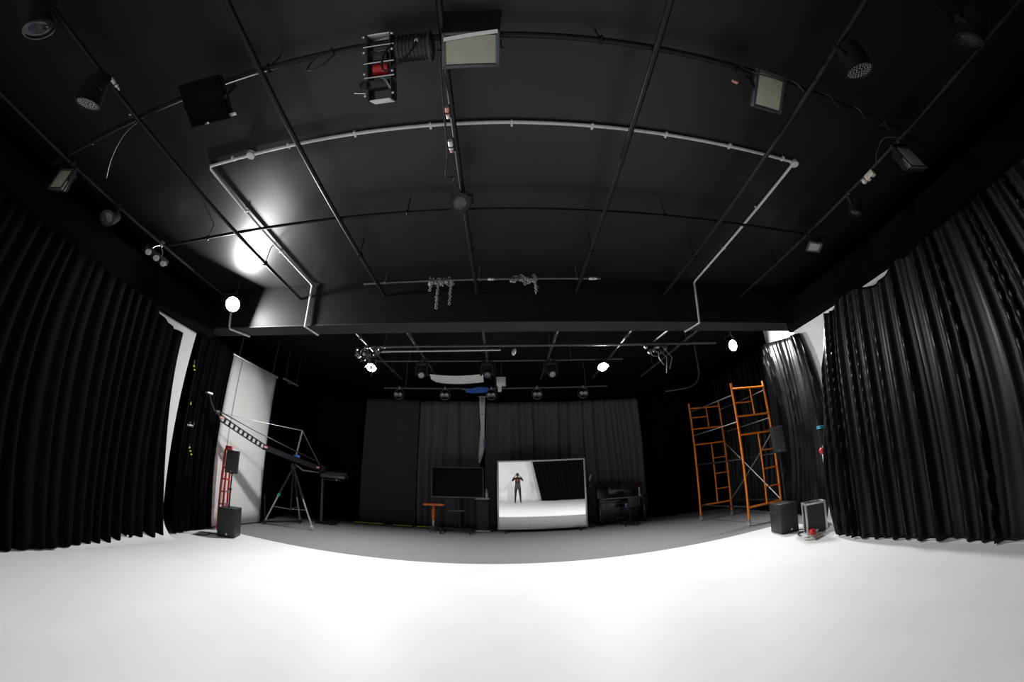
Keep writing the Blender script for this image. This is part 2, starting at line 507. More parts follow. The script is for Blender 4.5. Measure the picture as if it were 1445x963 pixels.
for i in range(9):
    x = -3.2 + i * 0.82
    B().box((x, 2.012, H - 0.03), (0.02, 0.07, 0.03)).build('clip', 'conduit_white', e)
for sx in (-1, 1):
    for y in (2.9, 3.9):
        B().box((sx * 3.57 - 0.03, y, H - 0.03), (0.07, 0.02, 0.03)).build('clip', 'conduit_white', e)
o = B().tube([(-5.4, 4.96, 4.34), (-5.39, 4.96, 4.2), (-5.33, 4.96, 3.97), (-5.31, 4.97, 3.925), (-5.1, 5.36, 3.925)], 0.022, 8).build('short_conduit', 'conduit_white')
tag(o, 'short white conduit bent under the beam beside the work light', 'conduit')

# ------------------------------------------------------------------ lights and fixtures
def yoke(e, M, wid, drop, head_z, m='black_metal'):
    """clamp on the pipe plus a U bracket; head axis at local z = -drop"""
    c = B(M)
    c.box((0, 0, 0.0), (0.05, 0.07, 0.09), bev=0.006)
    c.cyl((0.025, 0, -0.01), (0.07, 0, -0.01), 0.008, n=6)
    c.build('clamp', m, e)
    hw = wid / 2
    y = B(M)
    y.box((0, 0, -0.06), (wid + 0.03, 0.03, 0.008))
    for s in (-1, 1):
        y.box((s * (hw + 0.012), 0, -0.06 - (drop - 0.06) / 2 - 0.015), (0.008, 0.03, drop - 0.06 + 0.03))
        y.cyl((s * (hw + 0.008), 0, -drop), (s * (hw + 0.035), 0, -drop), 0.02, n=10)
    y.build('yoke', m, e)

def flood(label, loc, rz, tilt, w=0.36, h=0.28, face='diffuser_beige', flap=False, drop=0.24, group=None, power=0, spread=180, glow_r=0.0, rim='frame_grey', glint=False):
    """LED flood panel: finned back, frame, diffuser; local +Y then tilted down by tilt is the beam"""
    e = thing('flood_light', label, 'flood light', loc, rz, group)
    yoke(e, Matrix.Identity(4), w, drop, 0)
    T = Matrix.Translation((0, 0, -drop)) @ Matrix.Rotation(-tilt, 4, 'X')
    b = B(T).box((0, -0.03, 0), (w, 0.05, h), bev=0.01)
    for i in range(9):
        b.box((-w * 0.42 + i * w * 0.105, -0.075, 0), (0.008, 0.05, h * 0.82))
    b.build('housing', 'black_metal', e)
    fr = B(T)
    for s in (-1, 1):
        fr.box((s * (w / 2 - 0.012), 0.006, 0), (0.03, 0.03, h + 0.02), bev=0.004)
        fr.box((0, 0.006, s * (h / 2 - 0.002)), (w - 0.01, 0.03, 0.024), bev=0.004)
    fr.build('frame', rim, e)
    if glint:
        B(T).box((-w / 2 - 0.03, 0.0, -h / 2 + 0.02), (0.1, 0.03, 0.03), bev=0.004).build('latch', 'chrome', e)
        B(T).box((0.03, 0.03, -h / 2), (0.06, 0.012, 0.02), bev=0.004).build('catch', 'chrome', e)
    B(T).box((0, 0.008, 0), (w - 0.05, 0.014, h - 0.04), bev=0.004).build('diffuser', face, e)
    if flap:
        Tf = T @ Matrix.Translation((0, 0.02, h / 2)) @ Matrix.Rotation(R(38), 4, 'X')
        B(Tf).prism([(-w / 2, 0), (w / 2, 0), (w * 0.62, 0.3), (-w * 0.55, 0.3)], -0.003, 0.003).build('barn_door', 'black_metal', e)
        Tg = T @ Matrix.Translation((0, 0.022, h / 2 - 0.03))
        B(Tg).prism([(-w * 0.47, 0.05), (w * 0.47, 0.0), (w * 0.47, -0.03), (-w * 0.47, 0.02)], -0.002, 0.004).build('reflector_strip', 'plate_white', e)
    return e, T

def par(label, loc, d, r=0.12, L=0.2, drop=0.24, group=None, face='led_grey', leds=True, rz=0.0, name='par_can'):
    e = thing(name, label, 'stage light', loc, rz, group)
    yoke(e, Matrix.Identity(4), 2 * r, drop, 0)
    T = Matrix.Translation((0, 0, -drop)) @ frame_to(d)
    B(T).lathe([(r * 0.55, -L * 0.62), (r * 0.8, -L * 0.55), (r * 0.9, -L * 0.3), (r, 0), (r, L * 0.42), (r * 1.04, L * 0.45), (r * 1.04, L * 0.5), (r * 0.93, L * 0.5), (r * 0.92, L * 0.44)], 24).build('can', 'black_metal', e)
    if leds:
        f = B(T).lathe([(r * 0.9, L * 0.40), (r * 0.9, L * 0.43), (0.001, L * 0.432)], 24).build('face_plate', 'black_plastic', e)
        q = B(T)
        for ring_n, rr in ((6, 0.22), (12, 0.45), (18, 0.66), (24, 0.84)):
            for i in range(ring_n):
                a = 2 * math.pi * i / ring_n
                q.lathe([(r * 0.075, L * 0.43), (r * 0.06, L * 0.46), (0.001, L * 0.465)], 6, Matrix.Translation((r * rr * math.cos(a), r * rr * math.sin(a), 0)))
        o = q.build('led_array', face, f)
        o['kind'] = 'stuff'
    else:
        B(T).lathe([(r * 0.9, L * 0.40), (r * 0.9, L * 0.42), (r * 0.5, L * 0.45), (0.001, L * 0.46)], 24).build('lens', face, e)
    return e

def moving_head(label, loc, d, group=None, s=1.0, lens='glass_dark', rz=0.0):
    """moving head hung from a pipe: base box, arms, barrel"""
    e = thing('moving_head', label, 'stage light', loc, rz, group)
    B().box((0, 0, 0.0), (0.05 * s, 0.08 * s, 0.08 * s), bev=0.006).build('clamp', 'steel', e)
    B().box((0, 0, -0.085 * s), (0.26 * s, 0.2 * s, 0.09 * s), bev=0.015).build('base', 'black_plastic', e)
    for t in (-1, 1):
        B().prism([(t * 0.14 * s - 0.02 * s, -0.13 * s), (t * 0.14 * s + 0.02 * s, -0.13 * s), (t * 0.14 * s + 0.025 * s, -0.34 * s), (t * 0.14 * s - 0.02 * s, -0.36 * s)], -0.05 * s, 0.05 * s).build('arm', 'black_plastic', e)
    T = Matrix.Translation((0, 0, -0.29 * s)) @ frame_to(d)
    b = B(T).lathe([(0.05 * s, -0.15 * s), (0.09 * s, -0.13 * s), (0.105 * s, -0.04 * s), (0.105 * s, 0.05 * s), (0.09 * s, 0.13 * s), (0.075 * s, 0.14 * s)], 20)
    for k in range(5):
        b.ring((0, 0, (-0.1 + k * 0.035) * s), (0, 0, 1), 0.103 * s, 0.006 * s, 20, 5)
    b.build('head', 'black_plastic', e)
    B(T).lathe([(0.076 * s, 0.135 * s), (0.07 * s, 0.148 * s), (0.03 * s, 0.158 * s), (0.001, 0.16 * s)], 20).build('lens', lens, e)
    return e

def twin_lens(label, loc, group):
    """small round light with two lenses side by side hung on the rear bar"""
    e = thing('twin_lens_light', label, 'stage light', loc, 0, group)
    B().box((0, 0, 0.0), (0.045, 0.07, 0.08), bev=0.006).build('clamp', 'steel', e)
    y = B()
    y.ring((0, 0, -0.19), (0, 1, 0), 0.15, 0.012, 24, 6)
    y.build('yoke', 'frame_grey', e)
    B().box((0, 0, -0.2), (0.24, 0.14, 0.15), bev=0.03).build('housing', 'black_plastic', e)
    for t in (-1, 1):
        T = Matrix.Translation((t * 0.06, -0.07, -0.215)) @ frame_to((0, -1, -0.5))
        B(T).lathe([(0.055, -0.02), (0.055, 0.02), (0.045, 0.02), (0.044, 0.005), (0.001, 0.015)], 16).build('lens', 'led_grey', e)
    return e

def work_light(label, loc, aim, watts, r=0.12, spread=180, hang=0.22, added_visor=0.0):
    """round LED work light that is switched on"""
    e = thing('work_light', label, 'work light', loc)
    d = Vector(aim).normalized()
    T = frame_to(d)
    B(T).lathe([(r * 0.6, -0.16), (r * 0.95, -0.14), (r * 1.0, -0.03), (r * 1.12, 0.0), (r * 1.12, 0.012), (r * 1.0, 0.012)], 24).build('housing', 'black_metal', e)
    fins = B(T)
    for i in range(12):
        a = 2 * math.pi * i / 12
        fins.box((r * 0.9 * math.cos(a), r * 0.9 * math.sin(a), -0.09), (0.02, 0.02, 0.1), bev=0.002)
    fins.build('heat_sink', 'black_metal', e)
    B(T).lathe([(r * 0.98, 0.0), (r * 0.98, 0.014), (r * 0.6, 0.02), (0.001, 0.022)], 24).build('lamp_face', 'lamp_glow', e)
    if added_visor:  # hood added to block upward light from the rear ceiling
        vz = B()
        n = 13
        vs, fs = [], []
        for k in range(n):
            a = R(10) + R(160) * k / (n - 1)
            for (rr, z) in ((r * 1.12, 0.0), (r * 1.12, added_visor), (r * 1.16, added_visor), (r * 1.16, 0.0)):
                vs.append(T @ Vector((rr * math.cos(a), rr * math.sin(a), z)))
        for k in range(n - 1):
            for j in range(4):
                fs.append((k * 4 + j, k * 4 + (j + 1) % 4, (k + 1) * 4 + (j + 1) % 4, (k + 1) * 4 + j))
        fs += [(3, 2, 1, 0), tuple(range((n - 1) * 4, n * 4))]
        vz.add(vs, fs)
        vz.build('added_visor', 'black_metal', e)
    y = B()
    y.tube([T @ Vector((-r * 1.15, 0, -0.04)), T @ Vector((-r * 1.2, 0.02, -0.06)) + Vector((0, 0, hang * 0.6)), Vector((0, 0, hang)), T @ Vector((r * 1.2, 0.02, -0.06)) + Vector((0, 0, hang * 0.6)), T @ Vector((r * 1.15, 0, -0.04))], 0.012, 6)
    y.cyl((0, 0, hang - 0.01), (0, 0, H - loc[2]), 0.014, n=8)
    y.box((0, 0, hang + 0.03), (0.05, 0.05, 0.1), bev=0.004)
    y.build('bracket', 'black_metal', e)
    L = bpy.data.lights.new('work_light_beam', 'AREA')
    L.shape = 'DISK'
    L.size = 2 * r
    L.energy = watts
    L.spread = R(spread)
    L.color = (1.0, 0.995, 0.99)
    lo = bpy.data.objects.new('work_light_beam', L)
    col.objects.link(lo)
    lo.parent = e
    lo.matrix_local = Matrix.Translation(d * 0.03) @ T @ Matrix.Rotation(math.pi, 4, 'X')
    return e

work_light('lit work light in front of the beam above the wing curtain', (-5.04, 4.6, 4.25), (0.80, -0.40, -0.10), LAMP_W['front'], 0.14)
work_light('lit work light behind the beam near the hanging chains', (-3.52, 8.3, 4.27), (0.12, -0.76, -0.64), LAMP_W['rear'], 0.13, 150, added_visor=0.13)
work_light('lit work light behind the beam above the piano', (2.51, 8.3, 4.24), (-0.08, -0.76, -0.64), LAMP_W['rear'], 0.13, 150, added_visor=0.13)
work_light('lit work light behind the beam above the orange scaffold', (5.65, 7.0, 4.26), (0.12, -0.93, -0.22), LAMP_W['side'], 0.14, hang=0.3)

def off(x, y, z):
    return (x, y, z)
zA = ZP + 0.055
# floods on the front cross pipe
flood('large black flood light with a blank black face on the front cross pipe', (-2.62, 1.04, zA), R(184), R(72), 0.46, 0.38, drop=0.25, face='matte_black', rim='matte_black', glint=True)
flood('wide flood light with barn door and beige diffuser over the middle pipe', (-0.24, 1.06, zA), R(180), R(55), 0.42, 0.26, flap=True, drop=0.22)
flood('square flood light with beige diffuser and looped cable', (2.24, 1.06, zA), R(180), R(56), 0.32, 0.32, drop=0.26)
flood('slim tilted flood light at the pipe crossing over the plain black drape', (-5.41, 1.14, ZP), R(200), R(2), 0.26, 0.30, drop=0.26)
flood('tilted flood light at the pipe crossing over the shiny drape', (4.52, 1.12, ZP), R(164), R(-4), 0.30, 0.34, drop=0.27, face='plate_white')
flood('small flood light with a bright lower edge near the beam over the shiny drape', (4.52, 2.98, ZP), R(60), R(70), 0.24, 0.2, drop=0.24, face='led_grey')
par('black LED par can with dotted face near the slim tilted flood', (-3.76, 0.5, ZP), (-0.1, 0.35, -0.94), 0.12, 0.26, 0.22)
par('black LED par can with dotted face beyond the square flood', (2.87, 0.5, ZP), (0.1, 0.35, -0.94), 0.12, 0.26, 0.22)
par('black fresnel light at the middle pipe crossing', (-0.46, 2.72, ZP), (0.0, -0.75, -0.6), 0.105, 0.26, 0.2, face='glass_dark', leds=False)
par('dim par can hidden in the dark above the plain black drape', (-5.41, 2.0, ZP), (0.5, -0.5, -0.6), 0.11, 0.26, 0.2, face='glass_dark', leds=False)
par('small dark par can hung between the two floods over the shiny drape', (4.52, 2.07, ZP), (-0.3, 0.4, -0.8), 0.08, 0.22, 0.22, face='glass_dark', leds=False)

# chrome-armed fixture on the left pipe
e = thing('strip_light', 'black strip light with chrome brackets over the plain black drape', 'stage light', (-5.41, 2.95, ZP))
B().box((0, 0, 0), (0.05, 0.07, 0.09), bev=0.005).build('clamp', 'chrome', e)
B().box((-0.02, 0, -0.22), (0.12, 0.5, 0.1), bev=0.015).build('housing', 'black_metal', e)
for y in (-0.17, 0.0, 0.16):
    B().lathe([(0.05, 0), (0.05, 0.03), (0.03, 0.035)], 14, Matrix.Translation((0.03, y, -0.26)) @ frame_to((0.7, -0.2, -0.7))).build('lens', 'led_grey', e)
for y in (-0.12, 0.12):
    B().tube([(0, 0, -0.03), (0, y * 0.7, -0.1), (-0.02, y, -0.18)], 0.01, 6).build('bracket', 'chrome', e)

# dim partly seen lights at the frame corners
par('dark can light on the same pipe behind the par can near the slim flood', (-3.76, -0.32, ZP), (0.25, 0.75, -0.6), 0.13, 0.3, 0.18, face='glass_dark', leds=False)
par('dark can light on the outer pipe behind the par can beyond the square flood', (3.95, -0.28, ZP + 0.0), (-0.25, 0.75, -0.6), 0.13, 0.3, 0.18, face='glass_dark', leds=False)
pipe('cross_pipe', 'black cross pipe above the photographer', (-5.9, -0.9, ZP + 0.055), (6.1, -0.9, ZP + 0.055), 0.026, 'pipe_black', None, (0.1, 0.5, 0.9))
pipe('stub_pipe', 'short black pipe joining the corner can light to the grid', (3.2, -0.25, ZP + 0.05), (4.7, -0.25, ZP + 0.05), 0.022, 'pipe_black', None)

# caged motor rig
e = thing('caged_rig', 'black caged rig with bright end plates and a red core on the front cross pipe', 'rigging device', (-0.97, 1.0, zA))
Tr = Matrix.Rotation(R(50), 4, 'X')
for s, z in (('top', 0.05), ('bottom', -0.50)):
    B(Tr).box((0, 0.02, z), (0.2 if s == 'top' else 0.17, 0.13, 0.012), bev=0.002).build('end_plate', 'plate_white', e)
for s in (-1, 1):
    B(Tr).box((s * 0.095, 0.02, -0.225), (0.012, 0.15, 0.55), bev=0.002).build('side_plate', 'black_metal', e)
for z in (-0.05, -0.19, -0.31):
    for y in (-0.05, 0.09):
        B(Tr).cyl((-0.125, y, z), (0.125, y, z), 0.008, n=8).build('tie_rod', 'chrome', e)
B(Tr).cyl((-0.06, 0.02, -0.235), (0.06, 0.02, -0.235), 0.05, n=18).build('core', 'red', e)
B(Tr).box((0, 0.02, -0.13), (0.12, 0.1, 0.08), bev=0.01).build('motor', 'black_plastic', e)
B(Tr).box((-0.03, 0.0, -0.37), (0.22, 0.13, 0.07), bev=0.015).build('gear_box', 'black_plastic', e)
B(Tr).lathe([(0.035, 0), (0.035, 0.05), (0.02, 0.055)], 14, Matrix.Translation((-0.1, -0.06, -0.38)) @ frame_to((-0.3, -1, 0))).build('knob', 'black_plastic', e)
B(Tr).cyl((-0.12, -0.03, -0.43), (-0.21, -0.06, -0.42), 0.012, n=8).build('lever', 'chrome', e)
B(Tr).tube([(0.02, -0.05, -0.32), (0.06, -0.06, -0.36), (0.09, -0.05, -0.42)], 0.012, 6).build('bracket', 'steel', e)
for x in (-0.115, 0.115):
    for z in (0.03, -0.1, -0.28, -0.46):
        B(Tr).lathe([(0.012, 0), (0.012, 0.02), (0.004, 0.024)], 8, Matrix.Translation((x, -0.055, z)) @ frame_to((0, -1, 0))).build('bolt', 'chrome', e)

# ribbed black light lying along the pipe
e = thing('ribbed_spotlight', 'black ribbed spotlight mounted sideways beside the caged rig', 'stage light', (-0.68, 1.06, zA - 0.08))
b = B().lathe([(0.06, -0.16), (0.10, -0.14), (0.105, 0.10), (0.09, 0.14)], 20, frame_to((1, 0, 0)))
for k in range(8):
    b.ring((-0.12 + k * 0.03, 0, 0), (1, 0, 0), 0.105, 0.008, 20, 5)
b.build('body', 'black_plastic', e)
B().ring((0.12, 0, 0), (1, 0, 0), 0.115, 0.012, 20, 6).build('rim', 'frame_grey', e)
B().box((0, 0.0, 0.1), (0.05, 0.06, 0.09), bev=0.005).build('clamp', 'black_metal', e)
B().box((-0.12, -0.05, 0.02), (0.03, 0.06, 0.12), bev=0.006).build('bracket', 'steel', e)

def cable(label, pts, r=0.006, m='rubber', plug=None, n=6, smoothn=6):
    """Catmull-Rom cable"""
    P = [Vector(p) for p in pts]
    out = []
    for i in range(len(P) - 1):
        p0, p1, p2, p3 = P[max(i - 1, 0)], P[i], P[i + 1], P[min(i + 2, len(P) - 1)]
        for k in range(smoothn):
            t = k / smoothn
            out.append(0.5 * ((2 * p1) + (-p0 + p2) * t + (2 * p0 - 5 * p1 + 4 * p2 - p3) * t * t + (-p0 + 3 * p1 - 3 * p2 + p3) * t ** 3))
    out.append(P[-1])
    if plug:
        e = thing('cable', label, 'cable', P[0])
        B().tube([p - P[0] for p in out], r, n).build('cord', m, e)
        d = (out[-1] - out[-2]).normalized()
        q = out[-1] - P[0]
        B().cyl(q, q + d * 0.05, 0.014, 0.011, 8).build('plug', plug, e)
        return e
    return tag(B().tube(out, r, n).build('cable', m), label, 'cable')
cable('black cable looping below the ribbed spotlight', [(-0.84, 0.98, 4.40), (-0.86, 1.0, 4.2), (-0.83, 1.05, 4.06), (-0.72, 1.03, 4.14), (-0.66, 1.0, 4.28), (-0.65, 0.98, 4.40)], 0.008, plug='plate_white')
cable('short black cable loop between the caged rig and the large black flood', [(-1.42, 1.0, 4.62), (-1.36, 1.0, 4.5), (-1.33, 1.0, 4.42), (-1.42, 1.03, 4.31), (-1.52, 1.03, 4.30), (-1.50, 1.0, 4.42), (-1.38, 1.0, 4.5)], 0.008)
cable('black cable drooping across the diffuser of the square flood', [(2.02, 1.0, 4.55), (2.05, 0.96, 4.38), (2.15, 0.9, 4.22), (2.28, 0.89, 4.2), (2.34, 0.9, 4.33), (2.25, 0.93, 4.47), (2.08, 0.99, 4.56)], 0.008)
cable('black cable with a red plug hanging beside the square flood', [(2.0, 1.02, 4.53), (1.93, 1.02, 4.4), (1.94, 1.06, 4.3), (1.9, 1.06, 4.29)], 0.007, plug='pink')
pts = []
for i in range(34):
    t = i / 33
    pts.append((2.55 + 1.95 * t, 1.02 - 0.034 * math.sin(t * 26), zA + 0.034 * math.cos(t * 26)))
cable('pale cable twisted around the front cross pipe beyond the square flood', pts, 0.004, 'frame_grey', smoothn=4)
cable('grey cable arching from the tilted flood over the shiny drape', [(4.5, 1.08, 4.52), (4.42, 1.2, 4.6), (4.44, 1.38, 4.56), (4.5, 1.5, 4.5)], 0.005, 'frame_grey')
cable('thin pale wire hanging from the crossing near the slim tilted flood', [(-3.8, 1.04, 4.5), (-4.1, 1.1, 4.45), (-4.45, 1.25, 4.38), (-4.72, 1.42, 4.3)], 0.0025, 'frame_grey')
cable('black cable hanging along the middle pipe', [(-0.5, 1.15, 4.5), (-0.52, 1.6, 4.46), (-0.54, 2.1, 4.4), (-0.57, 2.3, 4.3), (-0.5, 2.38, 4.36), (-0.53, 2.5, 4.42), (-0.48, 2.65, 4.45)], 0.008)
cable('thin cable dropping from the slim tilted flood with a pale end', [(-5.5, 1.08, 4.45), (-5.75, 1.12, 4.35), (-5.85, 1.2, 4.2)], 0.006, plug='plate_white')

def connector(label, loc, d, L, r, m, m2):
    e = thing('cable_connector', label, 'connector', loc)
    d = Vector(d).normalized()
    B().cyl(d * (-L / 2), d * (L * 0.2), r, n=10).build('body', m, e)
    B().cyl(d * (L * 0.2), d * (L / 2), r * 0.75, n=10).build('collar', m2, e)
    B().ring((0, 0, 0), d, r + 0.006, 0.005, 12, 5).build('strap', 'black_plastic', e)
    return e
connector('pinkish cable connector taped to the middle pipe before the white conduit', (-0.50, 1.70, ZP - 0.015), (0.02, 1, 0), 0.12, 0.022, 'pink', 'plate_white')
connector('pale cable connector taped to the middle pipe past the white conduit', (-0.51, 2.08, ZP - 0.02), (0.02, 1, 0), 0.14, 0.026, 'plate_white', 'pink')
connector('white connector on the pipe beside the par can near the slim flood', (-3.70, 0.58, ZP + 0.0), (0, 1, 0), 0.14, 0.022, 'plate_white', 'steel')
connector('bright clamp fitting where the front cross pipe meets the par can pipe', (-3.80, 0.96, ZP + 0.02), (1, 0.4, 0), 0.1, 0.025, 'chrome', 'steel')
connector('white sleeve on the grey cross pipe near the middle', (-0.20, 4.65, ZP + 0.05), (1, 0, 0), 0.13, 0.024, 'plate_white', 'plate_white')
connector('white sleeve at the end of the grey cross pipe', (1.42, 4.62, ZP + 0.05), (1, 0, 0), 0.13, 0.026, 'plate_white', 'plate_white')
e = thing('dimmer_box', 'small beige dimmer box on the outer pipe over the shiny drape', 'dimmer box', (4.50, 1.66, ZP - 0.062))
B().box((0, 0, 0.0), (0.07, 0.14, 0.08), bev=0.008).build('body', 'cream', e)
B().box((0, 0.11, 0.0), (0.06, 0.05, 0.06), bev=0.006).build('socket', 'plate_white', e)
B().box((0, 0.0, -0.043), (0.05, 0.03, 0.008)).build('label_plate', 'black_plastic', e)

def chain_bundle(label, loc, strands, n0):
    """steel safety chains and shackles slung over a pipe"""
    e = thing('chain_bundle', label, 'chain', loc)
    rnd = random.Random(n0)
    k = B()
    for i in range(n0):
        p = Vector((rnd.uniform(-0.2, 0.2), rnd.uniform(-0.03, 0.03), rnd.uniform(-0.06, 0.05)))
        k.ring(p, (rnd.uniform(-1, 1), rnd.uniform(-1, 1), rnd.uniform(-0.5, 0.5)), 0.022, 0.006, 10, 5)
    o = k.build('knot', 'galvanised', e)
    o['kind'] = 'stuff'
    for (x, L) in strands:
        s = B()
        z = -0.03
        j = 0
        while z > -L:
            s.ring((x + rnd.uniform(-0.006, 0.006), 0, z), (1, 0, 0) if j % 2 else (0, 1, 0), 0.02, 0.006, 10, 5)
            z -= 0.032
            j += 1
        o = s.build('strand', 'galvanised', e)
        o['kind'] = 'stuff'
    B().lathe([(0.022, 0), (0.022, 0.05), (0.01, 0.06)], 10, Matrix.Translation((strands[0][0] + 0.03, -0.02, -strands[0][1] * 0.7))).build('shackle', 'chrome', e)
    return e
chain_bundle('steel chain bundle with two long strands on the grey cross pipe', (-1.02, 4.69, ZP + 0.05), [(-0.05, 0.5), (0.16, 0.44), (-0.17, 0.16)], 46)
chain_bundle('compact steel chain bundle with one short strand on the grey cross pipe', (0.30, 4.65, ZP + 0.05), [(0.19, 0.27), (0.02, 0.1)], 52)

# rear rig
for (x, lab) in ((-2.15, 'black moving head hung behind the beam beside the chains and work light'), (-0.47, 'black moving head hung in front of the white reflector board'), (1.16, 'black moving head hung behind the beam beside the white oval pod')):
    moving_head(lab, (x, 8.35, 4.43), (0.15, -0.75, -0.65), s=1.05, lens='led_grey' if x != -0.47 else 'glass_dark')
for x in (-3.12, -1.74, -0.41, 0.9, 2.24):
    twin_lens('small twin-lens light in the row on the rear bar', (x, 9.62, 4.05), 'twin-lens lights on the rear bar')
e = thing('oval_pod', 'small white oval pod dangling from the long lighting bar', 'sensor', (0.23, 7.2, 4.38))
B().cyl((0, 0, 0), (0, 0, -0.06), 0.006, n=6).build('stem', 'pipe_grey', e)
B(Matrix.Rotation(R(15), 4, 'Y')).sph((0, 0, -0.13), 0.05, 14, 10, (0.95, 0.95, 1.75)).build('shell', 'plate_white', e)
# white reflector board behind the moving heads
e = thing('reflector_board', 'long white reflector board slung under the rear ceiling', 'reflector board', (-1.25, 9.35, 4.1))
vs, fs = [], []
for i in range(13):
    u = i / 12
    sag = -0.05 * math.sin(math.pi * u)
    for (y, z) in ((-0.32, 0.02), (-0.16, -0.06), (0.02, -0.1), (0.02, -0.085), (-0.16, -0.045), (-0.32, 0.035)):
        vs.append((-0.8 + 1.45 * u + (0.12 if z < -0.07 and u < 0.1 else 0), y - 0.15, z + sag + 0.12))
for i in range(12):
    for k in range(6):
        fs.append((i * 6 + k, i * 6 + (k + 1) % 6, (i + 1) * 6 + (k + 1) % 6, (i + 1) * 6 + k))
fs += [tuple(range(5, -1, -1)), tuple(range(72, 78))]
b = B(); b.add(vs, fs); b.build('board', 'paper_white', e)
for x in (-0.7, 0.5):
    B().cyl((x, -0.3, 0.15), (x, -0.3, 0.7), 0.006, n=6).build('cord', 'rubber', e)
e = thing('white_box_light', 'bright white box hung beside the end of the reflector board', 'softbox', (-0.12, 9.2, 4.24))
B().box((0, 0, -0.12), (0.26, 0.2, 0.24), bev=0.02).build('body', 'plate_white', e)
B().box((-0.04, 0, -0.32), (0.1, 0.08, 0.16), bev=0.01).build('sleeve', 'cloth_white', e)
B().cyl((0, 0, 0), (0, 0, 0.55), 0.008, n=6).build('hanger', 'pipe_grey', e)
o = B().prism([(-0.35, 0.02), (0.05, 0.10), (0.3, 0.08), (0.26, -0.04), (-0.1, -0.06), (-0.33, -0.04)], -0.06, 0.06, Matrix.Translation((-0.78, 9.45, 3.93))).build('blue_cloth', 'blue', smooth=False)
tag(o, 'folded blue cloth under the white reflector board', 'cloth')
o = B().box((-0.95, 9.62, 4.02), (0.6, 0.03, 0.03), bev=0.004).build('pale_batten', 'steel')
tag(o, 'thin pale batten strapped to the rear bar by the blue cloth', 'batten')

def clamp_cluster(label, loc, seed, n=7):
    """coiled cable with scaffold clamps hanging at the rear bar"""
    e = thing('clamp_cluster', label, 'rigging', loc)
    rnd = random.Random(seed)
    for i in range(3):
        c = Vector((rnd.uniform(-0.12, 0.12), rnd.uniform(-0.05, 0.05), -0.12 + rnd.uniform(-0.06, 0.06)))
        B().ring(c, (rnd.uniform(-.6, .6), 1, rnd.uniform(-.4, .4)), rnd.uniform(0.09, 0.15), 0.013, 22, 6).build('coil', 'frame_grey', e)
    for i in range(n):
        p = Vector((rnd.uniform(-0.32, 0.3), rnd.uniform(-0.05, 0.05), rnd.uniform(-0.2, 0.05)))
        T = Matrix.Translation(p) @ frame_to((rnd.uniform(-1, 1), rnd.uniform(-1, 1), rnd.uniform(-1, 1)))
        B(T).lathe([(0.025, -0.05), (0.04, -0.03), (0.04, 0.03), (0.025, 0.05)], 10).build('clamp', 'steel' if i % 2 else 'frame_grey', e)
    for i in range(3):
        x = rnd.uniform(-0.2, 0.25)
        B().tube([(x, 0, -0.1), (x + rnd.uniform(-.05, .15), 0, -0.3), (x + rnd.uniform(0, .3), 0, -0.48 - 0.1 * i)], 0.013, 6).build('strap', 'frame_grey', e)
    B().cyl((0, 0, -0.1), (0, 0, 0.08), 0.01, n=6).build('hook', 'steel', e)
    return e
clamp_cluster('tangle of clamps and chain on the long lighting bar above the crane', (-3.2, 7.2, 4.36), 4, 10)
clamp_cluster('coiled cable and clamps on the long lighting bar near the scaffold', (3.55, 7.2, 4.36), 9, 8)
pipe('diagonal_brace', 'short grey brace beside the coiled cable behind the beam', (3.3, 5.6, 4.2), (3.5, 7.15, 4.45), 0.025, 'pipe_grey', None)
o = B().tube([(4.05, 8.0, 3.43), (4.4, 8.0, 3.46), (4.75, 8.0, 3.5), (5.0, 8.0, 3.62), (5.12, 8.0, 3.85), (5.15, 8.0, 4.8)], 0.02, 8).build('bent_rod', 'frame_grey')
tag(o, 'bent grey rod hanging from the rear ceiling near the scaffold', 'rod')

# white strip hanging in the gap of the back curtain
e = thing('hanging_banner', 'narrow white cloth strip hanging in the gap of the back curtain', 'cloth', (-0.73, 10.58, 0))
b = B()
vs, fs = [], []
prof = [(4.0, 0.09, 0), (3.6, 0.085, 0), (3.1, 0.06, 0.01), (2.75, 0.075, 0.0), (2.5, 0.10, 0.0), (2.2, 0.07, -0.05), (1.95, 0.02, -0.08)]
for (z, w2, dx) in prof:
    for t in (-1, -0.3, 0.4, 1):
        vs.append((dx + t * w2, 0.03 * math.sin(t * 3 + z * 2), z))
n = 4
for i in range(len(prof) - 1):
    for k in range(3):
        fs.append((i * n + k, i * n + k + 1, (i + 1) * n + k + 1, (i + 1) * n + k))
b.add(vs, fs)
o = b.build('cloth', 'cloth_white', e)
sm = o.modifiers.new('thickness', 'SOLIDIFY'); sm.thickness = 0.006
B().prism([(0.04, 2.72), (0.085, 2.62), (0.09, 2.42), (0.05, 2.35)], -0.05, -0.036).build('blue_patch', 'blue', e)
B().box((0.0, -0.05, 3.45), (0.12, 0.012, 0.03)).build('red_patch', 'pink', e)
B().cyl((-0.12, 0, 4.02), (0.12, 0, 4.02), 0.012, n=8).build('rod', 'steel', e)
B().cyl((0, 0, 4.02), (0, 0, H), 0.005, n=6).build('cord', 'rubber', e)

